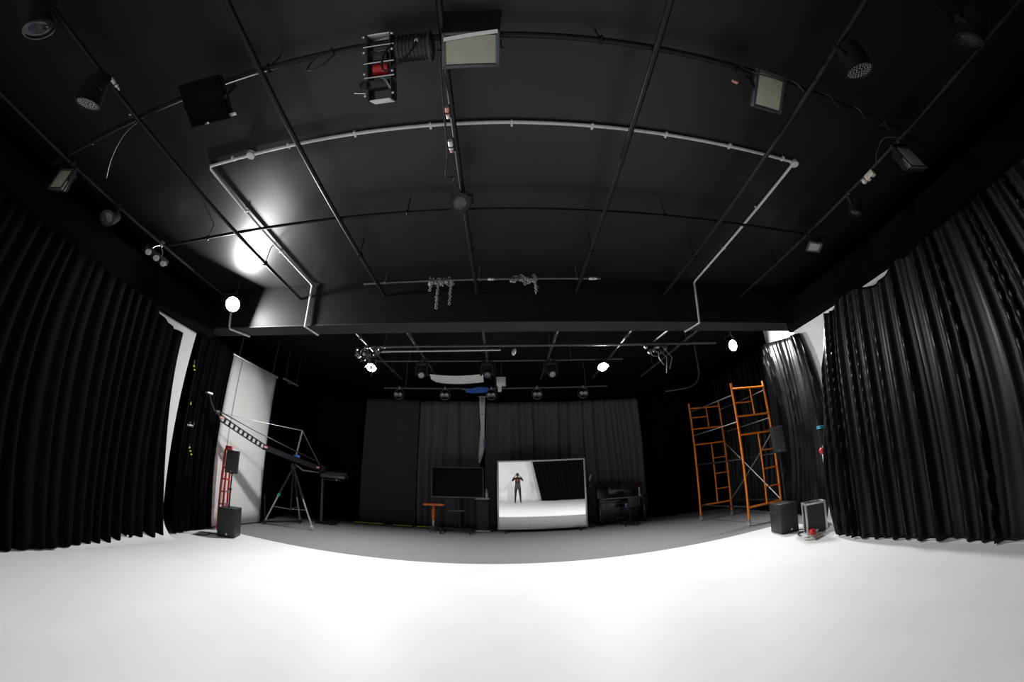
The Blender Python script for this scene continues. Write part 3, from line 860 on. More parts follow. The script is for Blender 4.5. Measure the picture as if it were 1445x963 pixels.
# ------------------------------------------------------------------ left side of the stage
def speaker_box(e, T, w, d, h, grille_side=1):
    """trapezoid speaker cabinet: body, grille, badge, handle; front is local -Y"""
    poly = [(-w / 2, -d / 2), (w / 2, -d / 2), (w * 0.36, d / 2), (-w * 0.36, d / 2)]
    vs = [(x, y, 0) for x, y in poly] + [(x, y, h) for x, y in poly]
    b = B(T); b.add(vs, [(0, 1, 5, 4), (1, 2, 6, 5), (2, 3, 7, 6), (3, 0, 4, 7), (3, 2, 1, 0), (4, 5, 6, 7)])
    b.build('cabinet', 'black_plastic', e, smooth=False)
    B(T).box((0, -d / 2 - 0.008, h / 2), (w * 0.92, 0.016, h * 0.93), bev=0.006).build('grille', 'speaker_grille', e)

def sub_and_top(label_sub, label_top, label_pole, loc, rz, w, d, h, top_c, tw, td, th, rt, pole_from):
    e = thing('subwoofer', label_sub, 'speaker', loc, rz)
    B().box((0, 0, h / 2), (w, d, h), bev=0.015).build('cabinet', 'black_plastic', e)
    B().box((0, -d / 2 - 0.006, h / 2), (w * 0.9, 0.016, h * 0.9), bev=0.006).build('grille', 'speaker_grille', e)
    B().box((0.02, -d / 2 - 0.018, 0.07), (0.035, 0.008, 0.035), bev=0.003).build('badge', 'plate_white', e)
    for s in (-1, 1):
        B().box((s * (w / 2 + 0.002), 0, h * 0.7), (0.012, 0.16, 0.05), bev=0.004).build('handle', 'rubber', e)
    p = thing('speaker_pole', label_pole, 'speaker pole', (pole_from[0], pole_from[1], h))
    B().cyl((0, 0, 0), (0, 0, (top_c[2] - h) * 0.55), 0.018, n=10).build('lower_tube', 'black_metal', p)
    B().cyl((0, 0, (top_c[2] - h) * 0.5), (0, 0, top_c[2] - h), 0.014, n=10).build('upper_tube', 'black_metal', p)
    B().cyl((0, 0, (top_c[2] - h) * 0.5), (0, 0, (top_c[2] - h) * 0.56), 0.026, n=10).build('collar', 'black_plastic', p)
    t = thing('speaker', label_top, 'speaker', top_c, rt)
    speaker_box(t, Matrix.Identity(4), tw, td, th)
    B().box((0, -td / 2 - 0.02, 0.04), (0.03, 0.008, 0.012)).build('badge', 'steel', t)
    B().cyl((0, 0, -0.02), (0, 0, 0.0), 0.03, n=12).build('pole_mount', 'black_metal', t)
sub_and_top('black subwoofer on the white floor below the pole speaker near the crane', 'small black speaker on a pole before the white backdrop', 'thin black pole carrying the speaker before the backdrop',
            (-5.42, 5.95, 0), R(24), 0.36, 0.42, 0.57, (-5.44, 5.93, 1.25), 0.26, 0.24, 0.45, R(30), (-5.44, 5.93))
sub_and_top('black subwoofer on the white floor at the foot of the scaffold', 'small black speaker on a pole in front of the rear side curtain', 'thin black pole carrying the speaker beside the scaffold',
            (5.16, 5.66, 0), R(-12), 0.38, 0.42, 0.56, (5.30, 5.72, 1.52), 0.26, 0.26, 0.52, R(-40), (5.30, 5.72))

# white paper backdrop
e = thing('paper_backdrop', 'tall white paper backdrop on a roller beside the crane', 'backdrop', (-6.2, 7.05, 0))
b = B()
vs, fs = [], []
for i in range(15):
    u = i / 14
    for k in range(12):
        q = k / 11
        vs.append((-0.01 * math.sin(u * 9) * q + (0.25 * (1 - q / 0.08) ** 2 if q < 0.0 else 0), -0.9 + 1.77 * u, 0.02 + 3.78 * q))
for i in range(14):
    for k in range(11):
        fs.append((i * 12 + k, (i + 1) * 12 + k, (i + 1) * 12 + k + 1, i * 12 + k + 1))
b.add(vs, fs)
o = b.build('sheet', 'paper_white', e)
sm = o.modifiers.new('thickness', 'SOLIDIFY'); sm.thickness = 0.01; sm.offset = -1
B().cyl((-0.02, -0.93, 3.83), (-0.02, 0.93, 3.83), 0.035, n=14).build('roller', 'aluminium', e)
B().box((0.0, 0.875, 1.9), (0.025, 0.02, 3.78)).build('edge_strip', 'frame_grey', e)
B().cyl((0.012, -0.58, 0.5), (0.012, -0.58, 3.8), 0.004, n=6).build('pull_cord', 'rubber', e)
for y in (-0.7, 0.7):
    B().cyl((-0.02, y, 3.86), (-0.02, y, H), 0.008, n=6).build('hanger', 'pipe_grey', e)
e = thing('curtain_track', 'pale curtain track beyond the roller of the white backdrop', 'track', (-6.32, 8.8, 3.93))
B().box((0, 0, 0), (0.04, 0.8, 0.045), bev=0.006).build('rail', 'aluminium', e)
B().box((0.03, -0.1, -0.05), (0.05, 0.12, 0.05), bev=0.008).build('carriage', 'steel', e)
for y in (-0.3, 0.3):
    B().cyl((0, y, 0.02), (0, y, H - 3.93), 0.008, n=6).build('hanger', 'pipe_grey', e)

# things pinned on the wing curtain
e = thing('wall_hook', 'grey hook plate on the black wing curtain', 'hook', (-5.95, 5.1, 2.02))
B().box((0, 0, 0), (0.02, 0.16, 0.035), bev=0.006).build('plate', 'steel', e)
for y in (-0.05, 0.05):
    B().tube([(0, y, 0), (0.04, y, 0.02), (0.05, y, 0.07)], 0.008, 6).build('prong', 'steel', e)
for (p, lab, n) in (((-5.96, 5.02, 2.42), 'small yellow tag above the hook on the wing curtain', 1), ((-5.98, 5.2, 1.61), 'pair of yellow tags below the hook on the wing curtain', 3), ((-5.93, 4.86, 3.12), 'yellow tag near the top of the cove wall edge', 2)):
    e = thing('yellow_tag', lab, 'tag', p)
    for k in range(n):
        B().box((0, 0.035 * k, -0.06 * k), (0.012, 0.04, 0.028), bev=0.004).build('tag_leaf', 'yellow', e)
    B().cyl((0, 0, 0), (-0.02, 0, 0.12), 0.004, n=6).build('string', 'steel', e)

# red folding ladder
e = thing('folding_ladder', 'red folded ladder standing behind the subwoofer by the white backdrop', 'ladder', (-5.97, 6.28, 0), R(20))
for (y0, y1, nm) in ((-0.11, -0.02, 'rail'), (0.11, 0.02, 'rail')):
    for x in (-0.02, 0.07):
        pts = [(x, y0 * 1.1, 0.0), (x, y0 * 1.0, 0.8), (x, y0 * 0.85, 1.35), (x, y0 * 0.7, 1.66), (x, y1, 1.78)]
        B().tube(pts, 0.024, 8).build('rail', 'red', e)
for z in (0.28, 0.55, 0.82, 1.08, 1.32):
    B().box((0.025, 0, z), (0.14, 0.19, 0.03), bev=0.006).build('rung', 'red' if z > 0.9 else 'steel', e)
B().box((0.025, 0, 1.77), (0.15, 0.1, 0.05), bev=0.02).build('top_cap', 'red', e)

# camera crane on a tripod
e = thing('camera_crane', 'black camera crane with perforated arm on a wheeled tripod', 'camera crane', (-5.36, 8.1, 0))
L0 = Vector((-5.36, 8.1, 0))
def lc(x, y, z): return Vector((x, y, z)) - L0
apex = lc(-5.36, 8.08, 1.5)
for foot in ((-5.98, 7.86), (-4.8, 8.22), (-5.55, 8.85)):
    f = lc(foot[0], foot[1], 0.08)
    mid = apex.lerp(f, 0.5)
    lg = B().cyl(apex, mid, 0.03, n=10).build('leg', 'black_metal', e)
    B().cyl(mid, f, 0.022, n=10).build('lower_tube', 'aluminium', lg)
    B().cyl(mid - (f - mid) * 0.04, mid + (f - mid) * 0.06, 0.038, n=10).build('leg_lock', 'black_plastic' if foot[0] > -5.9 else 'green', lg)
    wl = B()
    wl.cyl((f.x - 0.025, f.y, 0.058 - 0.0), (f.x + 0.025, f.y, 0.058), 0.055, n=16)
    wl.build('wheel', 'plate_white' if foot[0] > -5 else 'rubber', lg)
    B().cyl(apex + (f - apex) * 0.72, lc(-5.36, 8.08, 0.45), 0.01, n=6).build('spreader', 'steel', e)
B().cyl(lc(-5.36, 8.08, 0.4), apex, 0.02, n=10).build('center_column', 'black_metal', e)
B().lathe([(0.05, -0.06), (0.075, -0.02), (0.075, 0.06), (0.05, 0.12)], 16, Matrix.Translation(apex)).build('pan_head', 'black_metal', e)
piv = lc(-5.33, 8.06, 1.70)
a0 = lc(-5.93, 5.86, 2.33); a1 = lc(-5.62, 7.12, 1.90)
dirv = (piv - a1).normalized()
tail = piv + dirv * 0.75 + Vector((0.12, 0, 0))
# perforated arm: two flanges, webs between round holes
def arm_section(p, q, perforated):
    d = q - p
    L = d.length
    T = Matrix.Translation(p) @ frame_to(d, Vector((0, 0, 1)))
    b = B(T)
    for t in (-1, 1):
        b.box((0, t * 0.055, L / 2), (0.05, 0.018, L))
    if perforated:
        nh = max(3, int(L / 0.13))
        for k in range(nh + 1):
            b.box((0, 0, L * k / nh), (0.045, 0.1, 0.035))
    else:
        b.box((0, 0, L / 2), (0.04, 0.1, L))
    return b
arm_section(a0, a1, True).build('perforated_arm', 'black_metal', e)
arm_section(a1, tail, False).build('rear_arm', 'black_metal', e)
B().cyl(a0 + Vector((0, 0, 0.12)), tail + Vector((0, 0, 0.16)), 0.014, n=8).build('parallel_rod', 'black_metal', e)
for (p, m) in ((a0, 'pink'), (a1, 'pink'), (piv + Vector((-0.08, -0.1, 0.02)), 'pink'), (tail - dirv * 0.1, 'pink')):
    B().box(p + Vector((0.04, 0, 0.0)), (0.03, 0.12, 0.05), bev=0.006).build('sticker', m, e)
mast = lc(-5.17, 8.02, 2.46)
B().cyl(piv, mast, 0.02, n=8).build('mast', 'steel', e)
B().box(piv + Vector((0.05, 0.0, 0.1)), (0.1, 0.16, 0.06), bev=0.01).build('pivot_block', 'blue', e)
B().tube([a0 + Vector((0, 0, 0.1)), mast, tail + Vector((0, 0, 0.1))], 0.006, 6).build('stay_cable', 'steel', e)
hd = lc(-5.94, 5.42, 2.74)
B().tube([a0, lc(-5.94, 5.64, 2.45), lc(-5.94, 5.52, 2.58), hd], 0.022, 8).build('head_bracket', 'black_metal', e)
B().box(hd, (0.08, 0.16, 0.04), bev=0.008).build('head_plate', 'aluminium', e)
B().box(lc(-5.94, 5.75, 2.42), (0.07, 0.12, 0.08), bev=0.01).build('remote_head', 'black_plastic', e)
B().tube([piv + Vector((0, 0, -0.1)), piv + Vector((0.2, 0.1, -0.24)), piv + Vector((0.4, 0.25, -0.25)), tail + Vector((0, 0, -0.12))], 0.02, 8).build('cable_hose', 'frame_grey', e)
for k in range(2):
    B().cyl(tail + dirv * (0.02 + k * 0.07), tail + dirv * (0.075 + k * 0.07), 0.1, n=18).build('counterweight', 'black_metal', e)
B().cyl(lc(-6.04, 7.95, 0.0), lc(-5.95, 7.75, 0.75), 0.008, n=6).build('safety_rod', 'frame_grey', e)

# console on a stand behind the crane
e = thing('lighting_console', 'grey lighting console on a stand by the back curtain', 'console', (-4.98, 9.55, 0), R(8))
B().box((0.06, 0, 1.36), (0.74, 0.42, 0.1), bev=0.015).build('body', 'frame_grey', e)
B().box((0.06, 0.12, 1.445), (0.66, 0.06, 0.07), bev=0.01).build('screen_ridge', 'frame_grey', e)
for i in range(8):
    B().box((-0.2 + i * 0.075, -0.1, 1.42), (0.03, 0.1, 0.02), bev=0.003).build('fader', 'steel', e)
B().box((0.05, 0, 1.26), (0.5, 0.3, 0.04), bev=0.006).build('tray', 'black_plastic', e)
B().cyl((-0.28, 0.0, 0.05), (-0.3, 0.0, 1.28), 0.055, 0.04, 12).build('post', 'frame_grey', e)
B().box((-0.1, 0, 0.025), (0.6, 0.45, 0.05), bev=0.01).build('base', 'black_metal', e)
B().sph((0.2, -0.22, 1.27), 0.03, 10, 8).build('lamp_knob', 'steel', e)

# yellow floor strips
for (x0, y0, x1, y1, lab) in ((-4.54, 10.26, -3.67, 10.40, 'long yellow strip at the foot of the back curtain beside the console'), (-3.37, 10.40, -2.78, 10.42, 'middle yellow strip at the foot of the back curtain'), (-2.64, 10.40, -2.2, 10.41, 'short yellow strip behind the orange stand')):
    a, b2 = Vector((x0, y0, -0.01)), Vector((x1, y1, -0.01))
    e = thing('cable_ramp', lab, 'cable ramp', a)
    d = b2 - a
    T = Matrix.Rotation(math.atan2(d.y, d.x), 4, 'Z')
    B(T).prism([(0, 0), (d.length, 0), (d.length, 0.05), (0, 0.05)], -0.03, 0.05).build('lid', 'yellow', e, smooth=False)
    B(T).box((d.length / 2, -0.055, 0.012), (d.length, 0.05, 0.024)).build('ramp_edge', 'rubber', e)

# orange stand table
e = thing('side_table', 'small orange-topped pedestal table beside the television', 'table', (-2.03, 9.85, -0.01))
B().box((0.02, 0, 0.76), (0.58, 0.34, 0.05), bev=0.02).build('tabletop', 'orange_wood', e)
B().lathe([(0.025, 0.72), (0.03, 0.66), (0.05, 0.6), (0.055, 0.45), (0.04, 0.36), (0.035, 0.32)], 14).build('column', 'orange_wood', e)
B().lathe([(0.032, 0.12), (0.032, 0.33)], 12).build('inner_tube', 'aluminium', e)
for a in (20, 140, 260):
    T = Matrix.Rotation(R(a), 4, 'Z')
    B(T).tube([(0, 0, 0.15), (0.13, 0, 0.13), (0.22, 0, 0.06), (0.25, 0, 0.02)], 0.022, 8).build('leg', 'frame_grey', e)

# television on a stand
e = thing('television', 'large switched-off television on a rolling stand', 'television', (-1.36, 9.78, -0.01), R(-2.5))
B().box((0, 0.03, 1.4), (1.44, 0.05, 0.82), bev=0.01).build('back_shell', 'black_plastic', e)
B().box((0, -0.001, 1.4), (1.4, 0.014, 0.78)).build('screen', 'screen_black', e)
for s in (-1, 1):
    B().box((s * 0.717, -0.006, 1.4), (0.016, 0.03, 0.84), bev=0.003).build('bezel', 'frame_grey', e)
    B().box((0, -0.006, 1.4 + s * 0.413), (1.45, 0.03, 0.016 if s > 0 else 0.03), bev=0.003).build('bezel', 'frame_grey', e)
for s in (-1, 1):
    B().cyl((s * 0.06, 0.1, 0.08), (s * 0.06, 0.1, 1.5), 0.025, n=10).build('column', 'black_metal', e)
    B().box((s * 0.4, 0.0, 0.1), (0.06, 0.62, 0.05), bev=0.01).build('foot', 'black_metal', e)
    for y in (-0.27, 0.27):
        B().cyl((s * 0.4 - 0.015, y, 0.042), (s * 0.4 + 0.015, y, 0.042), 0.04, n=14).build('caster', 'rubber', e)
B().box((0, 0.0, 0.1), (0.8, 0.06, 0.05), bev=0.01).build('crossbar', 'black_metal', e)
B().box((0, -0.02, 0.62), (0.44, 0.28, 0.03), bev=0.01).build('shelf', 'frame_grey', e)
e = thing('shelf_unit', 'pale narrow shelf on a dark post beside the television', 'shelf', (-0.68, 10.05, -0.01))
B().box((0, 0, 0.94), (0.4, 0.22, 0.04), bev=0.006).build('shelf_board', 'cream', e)
B().box((0.0, 0.03, 0.46), (0.34, 0.16, 0.92), bev=0.01).build('dark_body', 'black_plastic', e)
B().box((0.0, -0.04, 0.03), (0.44, 0.22, 0.05), bev=0.008).build('base', 'steel', e)
e = thing('bottle', 'small white bottle on the pale shelf beside the television', 'bottle', (-0.57, 10.03, 0.951))
B().lathe([(0.04, 0), (0.042, 0.02), (0.042, 0.15), (0.02, 0.19), (0.02, 0.22)], 14).build('body', 'plate_white', e)
B().lathe([(0.022, 0.22), (0.022, 0.25), (0.001, 0.252)], 12).build('cap', 'plate_white', e)

# mirror
nm = Vector((-0.030, -0.9995, 0.0))
e = thing('rolling_mirror', 'large framed mirror on casters reflecting the white cove', 'mirror', (0.97, 9.87, -0.01), math.atan2(nm.y, nm.x) + R(90))
B().box((0, 0.0, 1.045), (2.40, 0.03, 1.84)).build('mirror_glass', 'mirror', e)
for s in (-1, 1):
    B().box((s * 1.215, 0, 1.045), (0.045, 0.06, 1.93), bev=0.005).build('frame_upright', 'aluminium', e)
    B().box((0, 0, 1.045 + s * 0.945), (2.40, 0.06, 0.045), bev=0.005).build('frame_rail', 'aluminium', e)
    B().box((s * 1.02, 0.0, 0.075), (0.05, 0.5, 0.03), bev=0.006).build('foot', 'black_metal', e)
    for y in (-0.22, 0.22):
        B().cyl((s * 1.02 - 0.015, y, 0.036), (s * 1.02 + 0.015, y, 0.036), 0.034, n=14).build('caster', 'rubber', e)

# piano and what stands by it
e = thing('upright_piano', 'black upright digital piano by the back curtain', 'piano', (3.32, 10.25, -0.01), R(-3))
B().box((0, 0.12, 0.6), (1.38, 0.22, 1.16), bev=0.012).build('back_panel', 'piano_black', e)
B().box((0, -0.08, 0.72), (1.36, 0.34, 0.09), bev=0.012).build('key_bed', 'piano_black', e)
B().box((0, -0.13, 0.775), (1.22, 0.15, 0.02)).build('white_keys', 'key_white', e)
for i in range(36):
    if i % 7 not in (2, 6):
        B().box((-0.58 + i * 0.0333, -0.09, 0.792), (0.014, 0.085, 0.016)).build('black_key', 'piano_black', e)
for s in (-1, 1):
    B().box((s * 0.66, -0.08, 0.4), (0.06, 0.3, 0.8), bev=0.01).build('side_leg', 'piano_black', e)
B().box((0, 0.0, 1.02), (0.7, 0.03, 0.26), bev=0.008).build('music_rest', 'piano_black', e)
B().box((0, 0.02, 0.16), (0.3, 0.08, 0.1), bev=0.01).build('pedal_box', 'piano_black', e)
B().box((-0.55, -0.2, 0.6), (0.26, 0.03, 0.2), bev=0.006).build('front_panel', 'frame_grey', e)
e = thing('office_chair', 'black swivel chair pushed up to the piano', 'chair', (3.42, 9.75, -0.01), R(200))
B().box((0, 0, 0.47), (0.44, 0.42, 0.07), bev=0.03).build('seat', 'black_plastic', e)
B().box((0, 0.22, 0.68), (0.4, 0.06, 0.3), bev=0.03).build('backrest', 'apron_grey', e)
B().box((0, 0.24, 0.5), (0.06, 0.03, 0.2), bev=0.008).build('back_support', 'black_metal', e)
B().cyl((0, 0, 0.1), (0, 0, 0.44), 0.025, n=10).build('gas_column', 'black_metal', e)
for a in range(5):
    T = Matrix.Rotation(R(72 * a + 20), 4, 'Z')
    lg = B(T).tube([(0, 0, 0.1), (0.15, 0, 0.09), (0.27, 0, 0.07)], 0.018, 6).build('leg', 'black_metal', e)
    B(T).cyl((0.27, -0.012, 0.032), (0.27, 0.012, 0.032), 0.03, n=12).build('caster', 'rubber', lg)
e = thing('blue_cup', 'small blue cup on the chair seat by the piano', 'cup', (3.3, 9.68, 0.496))
B().lathe([(0.03, 0), (0.038, 0.10), (0.034, 0.10), (0.027, 0.008), (0.001, 0.008)], 14).build('body', 'blue', e)
B().lathe([(0.04, 0.10), (0.038, 0.115), (0.001, 0.118)], 14).build('lid', 'plate_white', e)
e = thing('bottle', 'small grey bottle standing on the end of the piano keys', 'bottle', (3.86, 10.06, 0.756))
B().lathe([(0.045, 0), (0.05, 0.05), (0.035, 0.08), (0.03, 0.2), (0.025, 0.24)], 14).build('body', 'steel', e)
B().lathe([(0.028, 0.24), (0.028, 0.27), (0.001, 0.272)], 12).build('cap', 'plate_white', e)
e = thing('microphone_stand', 'dark microphone stand between the mirror and the piano', 'microphone stand', (2.36, 10.1, -0.01))
for a in (30, 150, 270):
    B(Matrix.Rotation(R(a), 4, 'Z')).tube([(0, 0, 0.16), (0.2, 0, 0.05), (0.26, 0, 0.015)], 0.012, 6).build('leg', 'black_metal', e)
B().cyl((0, 0, 0.1), (0, 0, 1.35), 0.014, n=8).build('pole', 'black_metal', e)
B().sph((0.02, 0, 1.22), 0.09, 12, 8, (1, 0.8, 1.2)).build('pop_shield', 'black_plastic', e)
B().cyl((0, 0, 1.35), (0.06, -0.03, 1.52), 0.02, 0.028, 10).build('microphone', 'steel', e)

# ------------------------------------------------------------------ scaffold tower
e = thing('scaffold_tower', 'tall orange scaffold tower on casters beside the rear side curtain', 'scaffold', (5.27, 6.92, 0))
S0 = Vector((5.27, 6.92, 0))
FLp, FRp = Vector((0, 0, 0)), Vector((0.98, -0.02, 0))
BLp, BRp = Vector((-0.20, 1.80, 0)), Vector((0.76, 1.74, 0))
def scaf_frame(a, b2, top):
    d = b2 - a
    up = Vector((0, 0, 1))
    def P(u, z): return a + d * u + up * z
    def bar(p, q, r, nm_): B().cyl(p, q, r, n=10).build(nm_, 'orange_paint', e)
    for u in (0, 1):
        bar(P(u, 0.13), P(u, 1.72), 0.026, 'standard')
        bar(P(u, 1.70), P(u, top), 0.026, 'standard')
        B().cyl(P(u, 1.66), P(u, 1.76), 0.031, n=10).build('joint_pin', 'orange_paint', e)
        c = B()
        c.cyl(P(u, 0.1), P(u, 0.2), 0.018, n=8)
        c.box(P(u, 0.105), (0.09, 0.06, 0.012))
        c.build('caster_stem', 'steel', e)
        w_ = P(u, 0.055)
        B().cyl(w_ + Vector((-0.02, 0, 0)), w_ + Vector((0.02, 0, 0)), 0.052, n=16).build('caster', 'aluminium', e)
    for z in (top - 0.14, 2.48, 2.05, 0.40):
        bar(P(0, z), P(1, z), 0.023, 'rail')
    bar(P(0.55, top - 0.14), P(0.55, 2.48), 0.018, 'inner_post')
    bar(P(0, 2.80), P(0.55, 2.80), 0.016, 'rung')
    bar(P(0.56, 2.05), P(0.56, 0.40), 0.018, 'inner_post')
    for z in (1.63, 1.20, 0.78):
        bar(P(0.56, z), P(1, z), 0.016, 'rung')
scaf_frame(FLp, FRp, 3.28)
scaf_frame(BLp, BRp, 3.20)
Z = lambda p, z: p + Vector((0, 0, z))
for (p, q) in ((Z(FLp, 3.0), Z(BLp, 2.96)), (Z(FLp, 2.36), Z(BLp, 2.30)), (Z(FRp, 3.05), Z(BRp, 2.95)), (Z(FRp, 2.36), Z(BRp, 2.30)), (Z(FRp, 2.02), Z(BRp, 0.42)), (Z(BRp, 2.02), Z(FRp, 0.42))):
    B().cyl(p, q, 0.014, n=8).build('brace', 'steel', e)
for (p, q) in ((Z(FLp, 0.42), Z(BLp, 0.42)), (Z(FRp, 0.42), Z(BRp, 0.42)), (Z(FLp, 1.5), Z(BLp, 1.5)), (Z(FRp, 1.5), Z(BRp, 1.5))):
    B().cyl(p, q, 0.02, n=8).build('dark_tie', 'black_metal', e)

# ------------------------------------------------------------------ flight case and floor clutter on the right
e = thing('flight_case', 'black flight case with silver edges standing against the shiny drape', 'flight case', (5.28, 4.98, 0), R(-30))
w_, d_, h_ = 0.38, 0.24, 0.56
B().box((0, 0, h_ / 2), (w_ - 0.02, d_ - 0.02, h_ - 0.02)).build('panel', 'black_plastic', e)
for sx in (-1, 1):
    for sy in (-1, 1):
        B().box((sx * (w_ / 2 - 0.014), sy * (d_ / 2 - 0.014), h_ / 2), (0.034, 0.034, h_), bev=0.004).build('corner_edge', 'aluminium', e)
    for z in (0.016, h_ - 0.016):
        B().box((0, sx * (d_ / 2 - 0.014), z), (w_, 0.034, 0.034), bev=0.004).build('rail_edge', 'aluminium', e)
        B().box((sx * (w_ / 2 - 0.014), 0, z), (0.034, d_, 0.034), bev=0.004).build('rail_edge', 'aluminium', e)
B().tube([(-0.09, 0, h_), (-0.08, 0, h_ + 0.03), (0.08, 0, h_ + 0.03), (0.09, 0, h_)], 0.01, 6).build('handle', 'black_metal', e)

cp = [(4.93 + 0.15 * math.cos(a) * (1 + 0.06 * math.sin(3 * a)) + 0.02 * a / 6, 4.76 + 0.10 * math.sin(a) * (1 + 0.1 * math.cos(2 * a)), 0.012 + 0.004 * (k % 3)) for k, a in enumerate([i * 0.42 for i in range(44)])]
cable('white cable coil lying on the white floor before the flight case', cp + [(5.2, 4.68, 0.01), (5.32, 4.64, 0.01)], 0.009, 'conduit_white', smoothn=3)
e = thing('red_plug_adapter', 'red round plug reel on the floor beside the flight case', 'plug', (5.06, 4.84, 0.02))
B().lathe([(0.055, 0), (0.06, 0.02), (0.06, 0.06), (0.045, 0.085), (0.001, 0.09)], 16, Matrix.Translation((0, 0, 0.02))).build('body', 'red', e)
B().cyl((0.05, 0, 0.05), (0.14, 0.02, 0.06), 0.022, n=10).build('plug', 'plate_white', e)
B().cyl((0.14, 0.02, 0.06), (0.18, 0.03, 0.06), 0.006, n=6).build('pin', 'steel', e)
e = thing('power_strip', 'brown and grey power strip lying beside the red plug', 'power strip', (5.0, 4.68, 0.001), R(15))
B().box((0, 0, 0.02), (0.3, 0.07, 0.04), bev=0.006).build('body', 'cardboard', e)
for i in range(4):
    B().box((-0.1 + i * 0.065, 0, 0.042), (0.04, 0.04, 0.008), bev=0.002).build('socket', 'frame_grey', e)
cable('black cable running on the floor between the subwoofer and the flight case', [(5.34, 5.5, 0.012), (5.4, 5.3, 0.012), (5.2, 5.26, 0.012), (5.05, 5.2, 0.012), (4.98, 5.06, 0.012)], 0.01)
cable('black cable lying by the foot of the wing curtain', [(-5.75, 5.35, 0.012), (-5.62, 5.55, 0.012), (-5.72, 5.7, 0.012), (-5.6, 5.85, 0.012)], 0.009)
e = thing('hanging_plug', 'red plug and white socket hanging in the curtain gap above the flight case', 'plug', (5.30, 4.62, 1.40))
B().sph((0, 0, 0.02), 0.06, 12, 8, (1, 1, 1)).build('red_body', 'red', e)
B().box((0.03, -0.05, -0.06), (0.05, 0.05, 0.09), bev=0.008).build('socket', 'plate_white', e)
B().cyl((0, 0, 0.07), (0.02, 0.02, 0.6), 0.008, n=6).build('cord', 'rubber', e)
e = thing('blue_clip', 'blue clip pinching the curtain edge above the red plug', 'clip', (5.24, 4.52, 1.82))
B().box((0, 0, 0.015), (0.09, 0.09, 0.02), bev=0.004).build('jaw', 'cyan', e)
B().box((0, 0, -0.015), (0.09, 0.09, 0.02), bev=0.004).build('jaw', 'cyan', e)
B().cyl((-0.04, 0, 0), (0.04, 0, 0), 0.012, n=8).build('spring', 'steel', e)
o = B().lathe([(0.018, 0), (0.022, 0.01), (0.012, 0.03), (0.001, 0.032)], 10, Matrix.Translation((-5.36, 3.62, 0.16))).build('white_tag_bead', 'plate_white')
tag(o, 'tiny white bead on the hem of the plain black drape', 'bead')

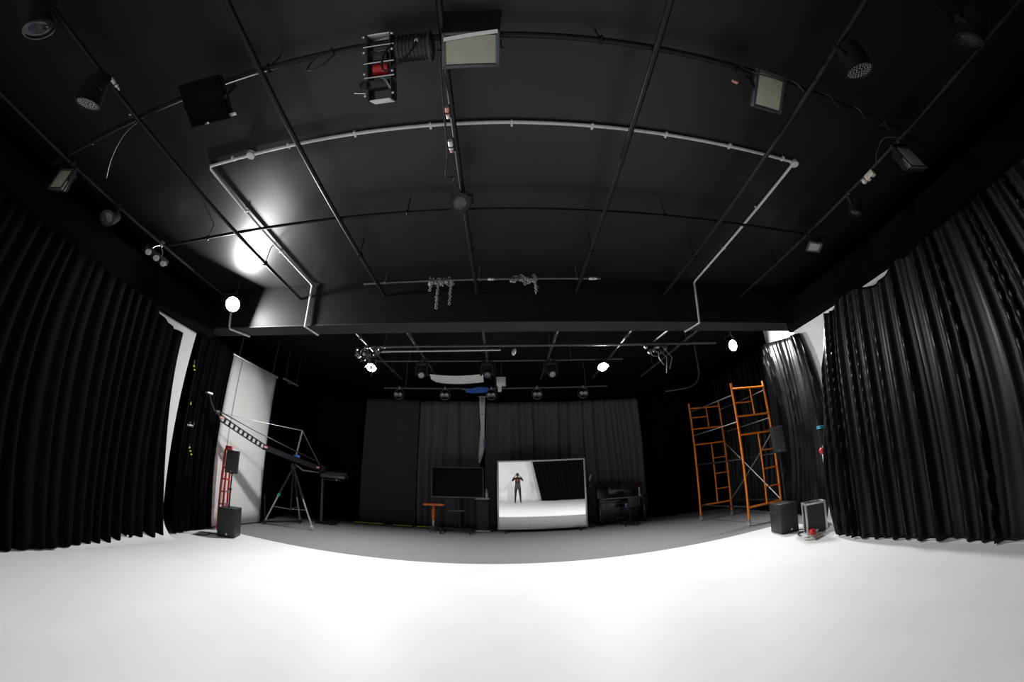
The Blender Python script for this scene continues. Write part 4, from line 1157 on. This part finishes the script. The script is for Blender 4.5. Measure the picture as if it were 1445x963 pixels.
# ------------------------------------------------------------------ photographer (seen in the mirror)
def person():
    O = Vector((0.0, -0.30, 0.0))
    J = {}
    V, E_, RAD = [], [], []
    def v(n, p, r, parent=None):
        J[n] = len(V)
        V.append(p); RAD.append(r)
        if parent is not None:
            E_.append((J[parent], J[n]))
    v('pelvis', (0, 0, 0.92), (0.16, 0.115))
    v('waist', (0, 0, 1.06), (0.145, 0.10), 'pelvis')
    v('chest', (0, -0.01, 1.25), (0.17, 0.115), 'waist')
    v('upchest', (0, -0.015, 1.38), (0.14, 0.09), 'chest')
    v('neck', (0, -0.01, 1.455), (0.055, 0.055), 'upchest')
    v('jaw', (0, 0.012, 1.52), (0.062, 0.07), 'neck')
    v('skull', (0, 0.008, 1.60), (0.076, 0.092), 'jaw')
    v('crown', (0, 0.0, 1.665), (0.058, 0.07), 'skull')
    for s, t in ((-1, 'L'), (1, 'R')):
        v('sh' + t, (s * 0.175, -0.01, 1.37), (0.058, 0.058), 'upchest')
        v('el' + t, (s * 0.30, 0.10, 1.25), (0.043, 0.043), 'sh' + t)
        v('fa' + t, (s * 0.24, 0.15, 1.38), (0.04, 0.04), 'el' + t)
        v('wr' + t, (s * 0.125, 0.185, 1.515), (0.026, 0.03), 'fa' + t)
        v('pa' + t, (s * 0.098, 0.195, 1.57), (0.018, 0.036), 'wr' + t)
        for k, (dy, dz, ln) in enumerate(((0.030, 0.03, 0.9), (0.014, 0.045, 1.0), (-0.004, 0.05, 0.95), (-0.020, 0.042, 0.78))):
            v('f%d%s' % (k, t), (s * 0.092, 0.195 + dy, 1.59 + dz * 0.5), (0.0095, 0.0095), 'pa' + t)
            v('g%d%s' % (k, t), (s * 0.070, 0.197 + dy, 1.60 + dz * ln), (0.0085, 0.0085), 'f%d%s' % (k, t))
            v('h%d%s' % (k, t), (s * 0.050, 0.205 + dy, 1.600 + dz * ln), (0.007, 0.007), 'g%d%s' % (k, t))
        v('t1' + t, (s * 0.080, 0.165, 1.565), (0.011, 0.011), 'pa' + t)
        v('t2' + t, (s * 0.052, 0.160, 1.573), (0.009, 0.009), 't1' + t)
        v('hip' + t, (s * 0.10, 0, 0.86), (0.095, 0.1), 'pelvis')
        v('kn' + t, (s * 0.13, 0.015, 0.48), (0.06, 0.065), 'hip' + t)
        v('ca' + t, (s * 0.14, -0.01, 0.34), (0.053, 0.06), 'kn' + t)
        v('an' + t, (s * 0.15, -0.02, 0.10), (0.04, 0.045), 'ca' + t)
        v('he' + t, (s * 0.152, -0.03, 0.05), (0.04, 0.042), 'an' + t)
        v('to' + t, (s * 0.165, 0.13, 0.036), (0.042, 0.03), 'he' + t)
    me = bpy.data.meshes.new('body')
    me.from_pydata(V, E_, [])
    o = bpy.data.objects.new('tmp_body', me)
    col.objects.link(o)
    bpy.context.view_layer.objects.active = o
    sk = o.modifiers.new('skin', 'SKIN')
    if not me.skin_vertices:
        bpy.ops.object.select_all(action='DESELECT')
        o.select_set(True)
        bpy.ops.mesh.customdata_skin_add()
    for i, sv in enumerate(me.skin_vertices[0].data):
        sv.radius = RAD[i]
        sv.use_root = (i == 0)
    sb = o.modifiers.new('sub', 'SUBSURF'); sb.levels = 2; sb.render_levels = 2
    dg = bpy.context.evaluated_depsgraph_get()
    m2 = bpy.data.meshes.new_from_object(o.evaluated_get(dg))
    bpy.data.objects.remove(o)
    e = thing('person', 'photographer in black clothes with red chest print holding a camera to the face', 'person', O)
    m2.name = 'body'
    m2.materials.clear()
    for n in ('skin', 'shirt_black', 'apron_grey', 'print_red', 'rubber'):
        m2.materials.append(MATS[n])
    for p in m2.polygons:
        c = p.center
        wr = abs(c.x) < 0.17 and c.y > 0.14
        if c.z > 1.47 and abs(c.x) < 0.12 and c.y < 0.14: k = 0
        elif wr and c.z > 1.45: k = 0
        elif c.z < 0.09: k = 4
        elif c.z < 0.80: k = 1
        elif c.z < 1.12 and abs(c.x) < 0.2: k = 2
        elif 1.20 < c.z < 1.33 and c.y > 0.05 and abs(c.x) < 0.055: k = 3
        else: k = 1
        p.material_index = k
        p.use_smooth = True
    b = bpy.data.objects.new('body', m2)
    col.objects.link(b)
    b.parent = e
    hb = B()
    hb.sph((0, -0.012, 1.625), 0.09, 18, 12, (0.93, 1.08, 0.86))
    hb.build('hair', 'hair', e)
    for s in (-1, 1):
        B().sph((s * 0.082, 0.0, 1.585), 0.026, 10, 8, (0.35, 0.7, 1.1)).build('ear', 'skin', e)
        B().sph((s * 0.03, 0.094, 1.603), 0.011, 10, 8).build('eye', 'hair', e)
    B().sph((0, 0.105, 1.57), 0.016, 10, 8, (0.8, 1.0, 1.4)).build('nose', 'skin', e)
    B().box((0, 0.088, 1.527), (0.045, 0.012, 0.008), bev=0.003).build('mouth', 'pink', e)
    # the camera in the hands: lens front just behind the viewpoint
    T = Matrix.Translation((0, -0.035, 1.588)) @ Matrix.Rotation(R(22), 4, 'X')
    c = thing('photo_camera', 'black photo camera held up by the photographer', 'camera', (0, 0, 0))
    B(T).box((0, -0.055, 0.0), (0.125, 0.045, 0.08), bev=0.01).build('camera_body', 'black_plastic', c)
    B(T).box((0, -0.055, 0.048), (0.05, 0.04, 0.03), bev=0.008).build('viewfinder', 'black_plastic', c)
    B(T).lathe([(0.034, -0.036), (0.034, -0.01), (0.037, 0.0), (0.037, 0.012), (0.03, 0.012), (0.02, 0.008), (0.001, 0.012)], 20, frame_to((0, 1, 0))).build('lens', 'black_metal', c)
person()
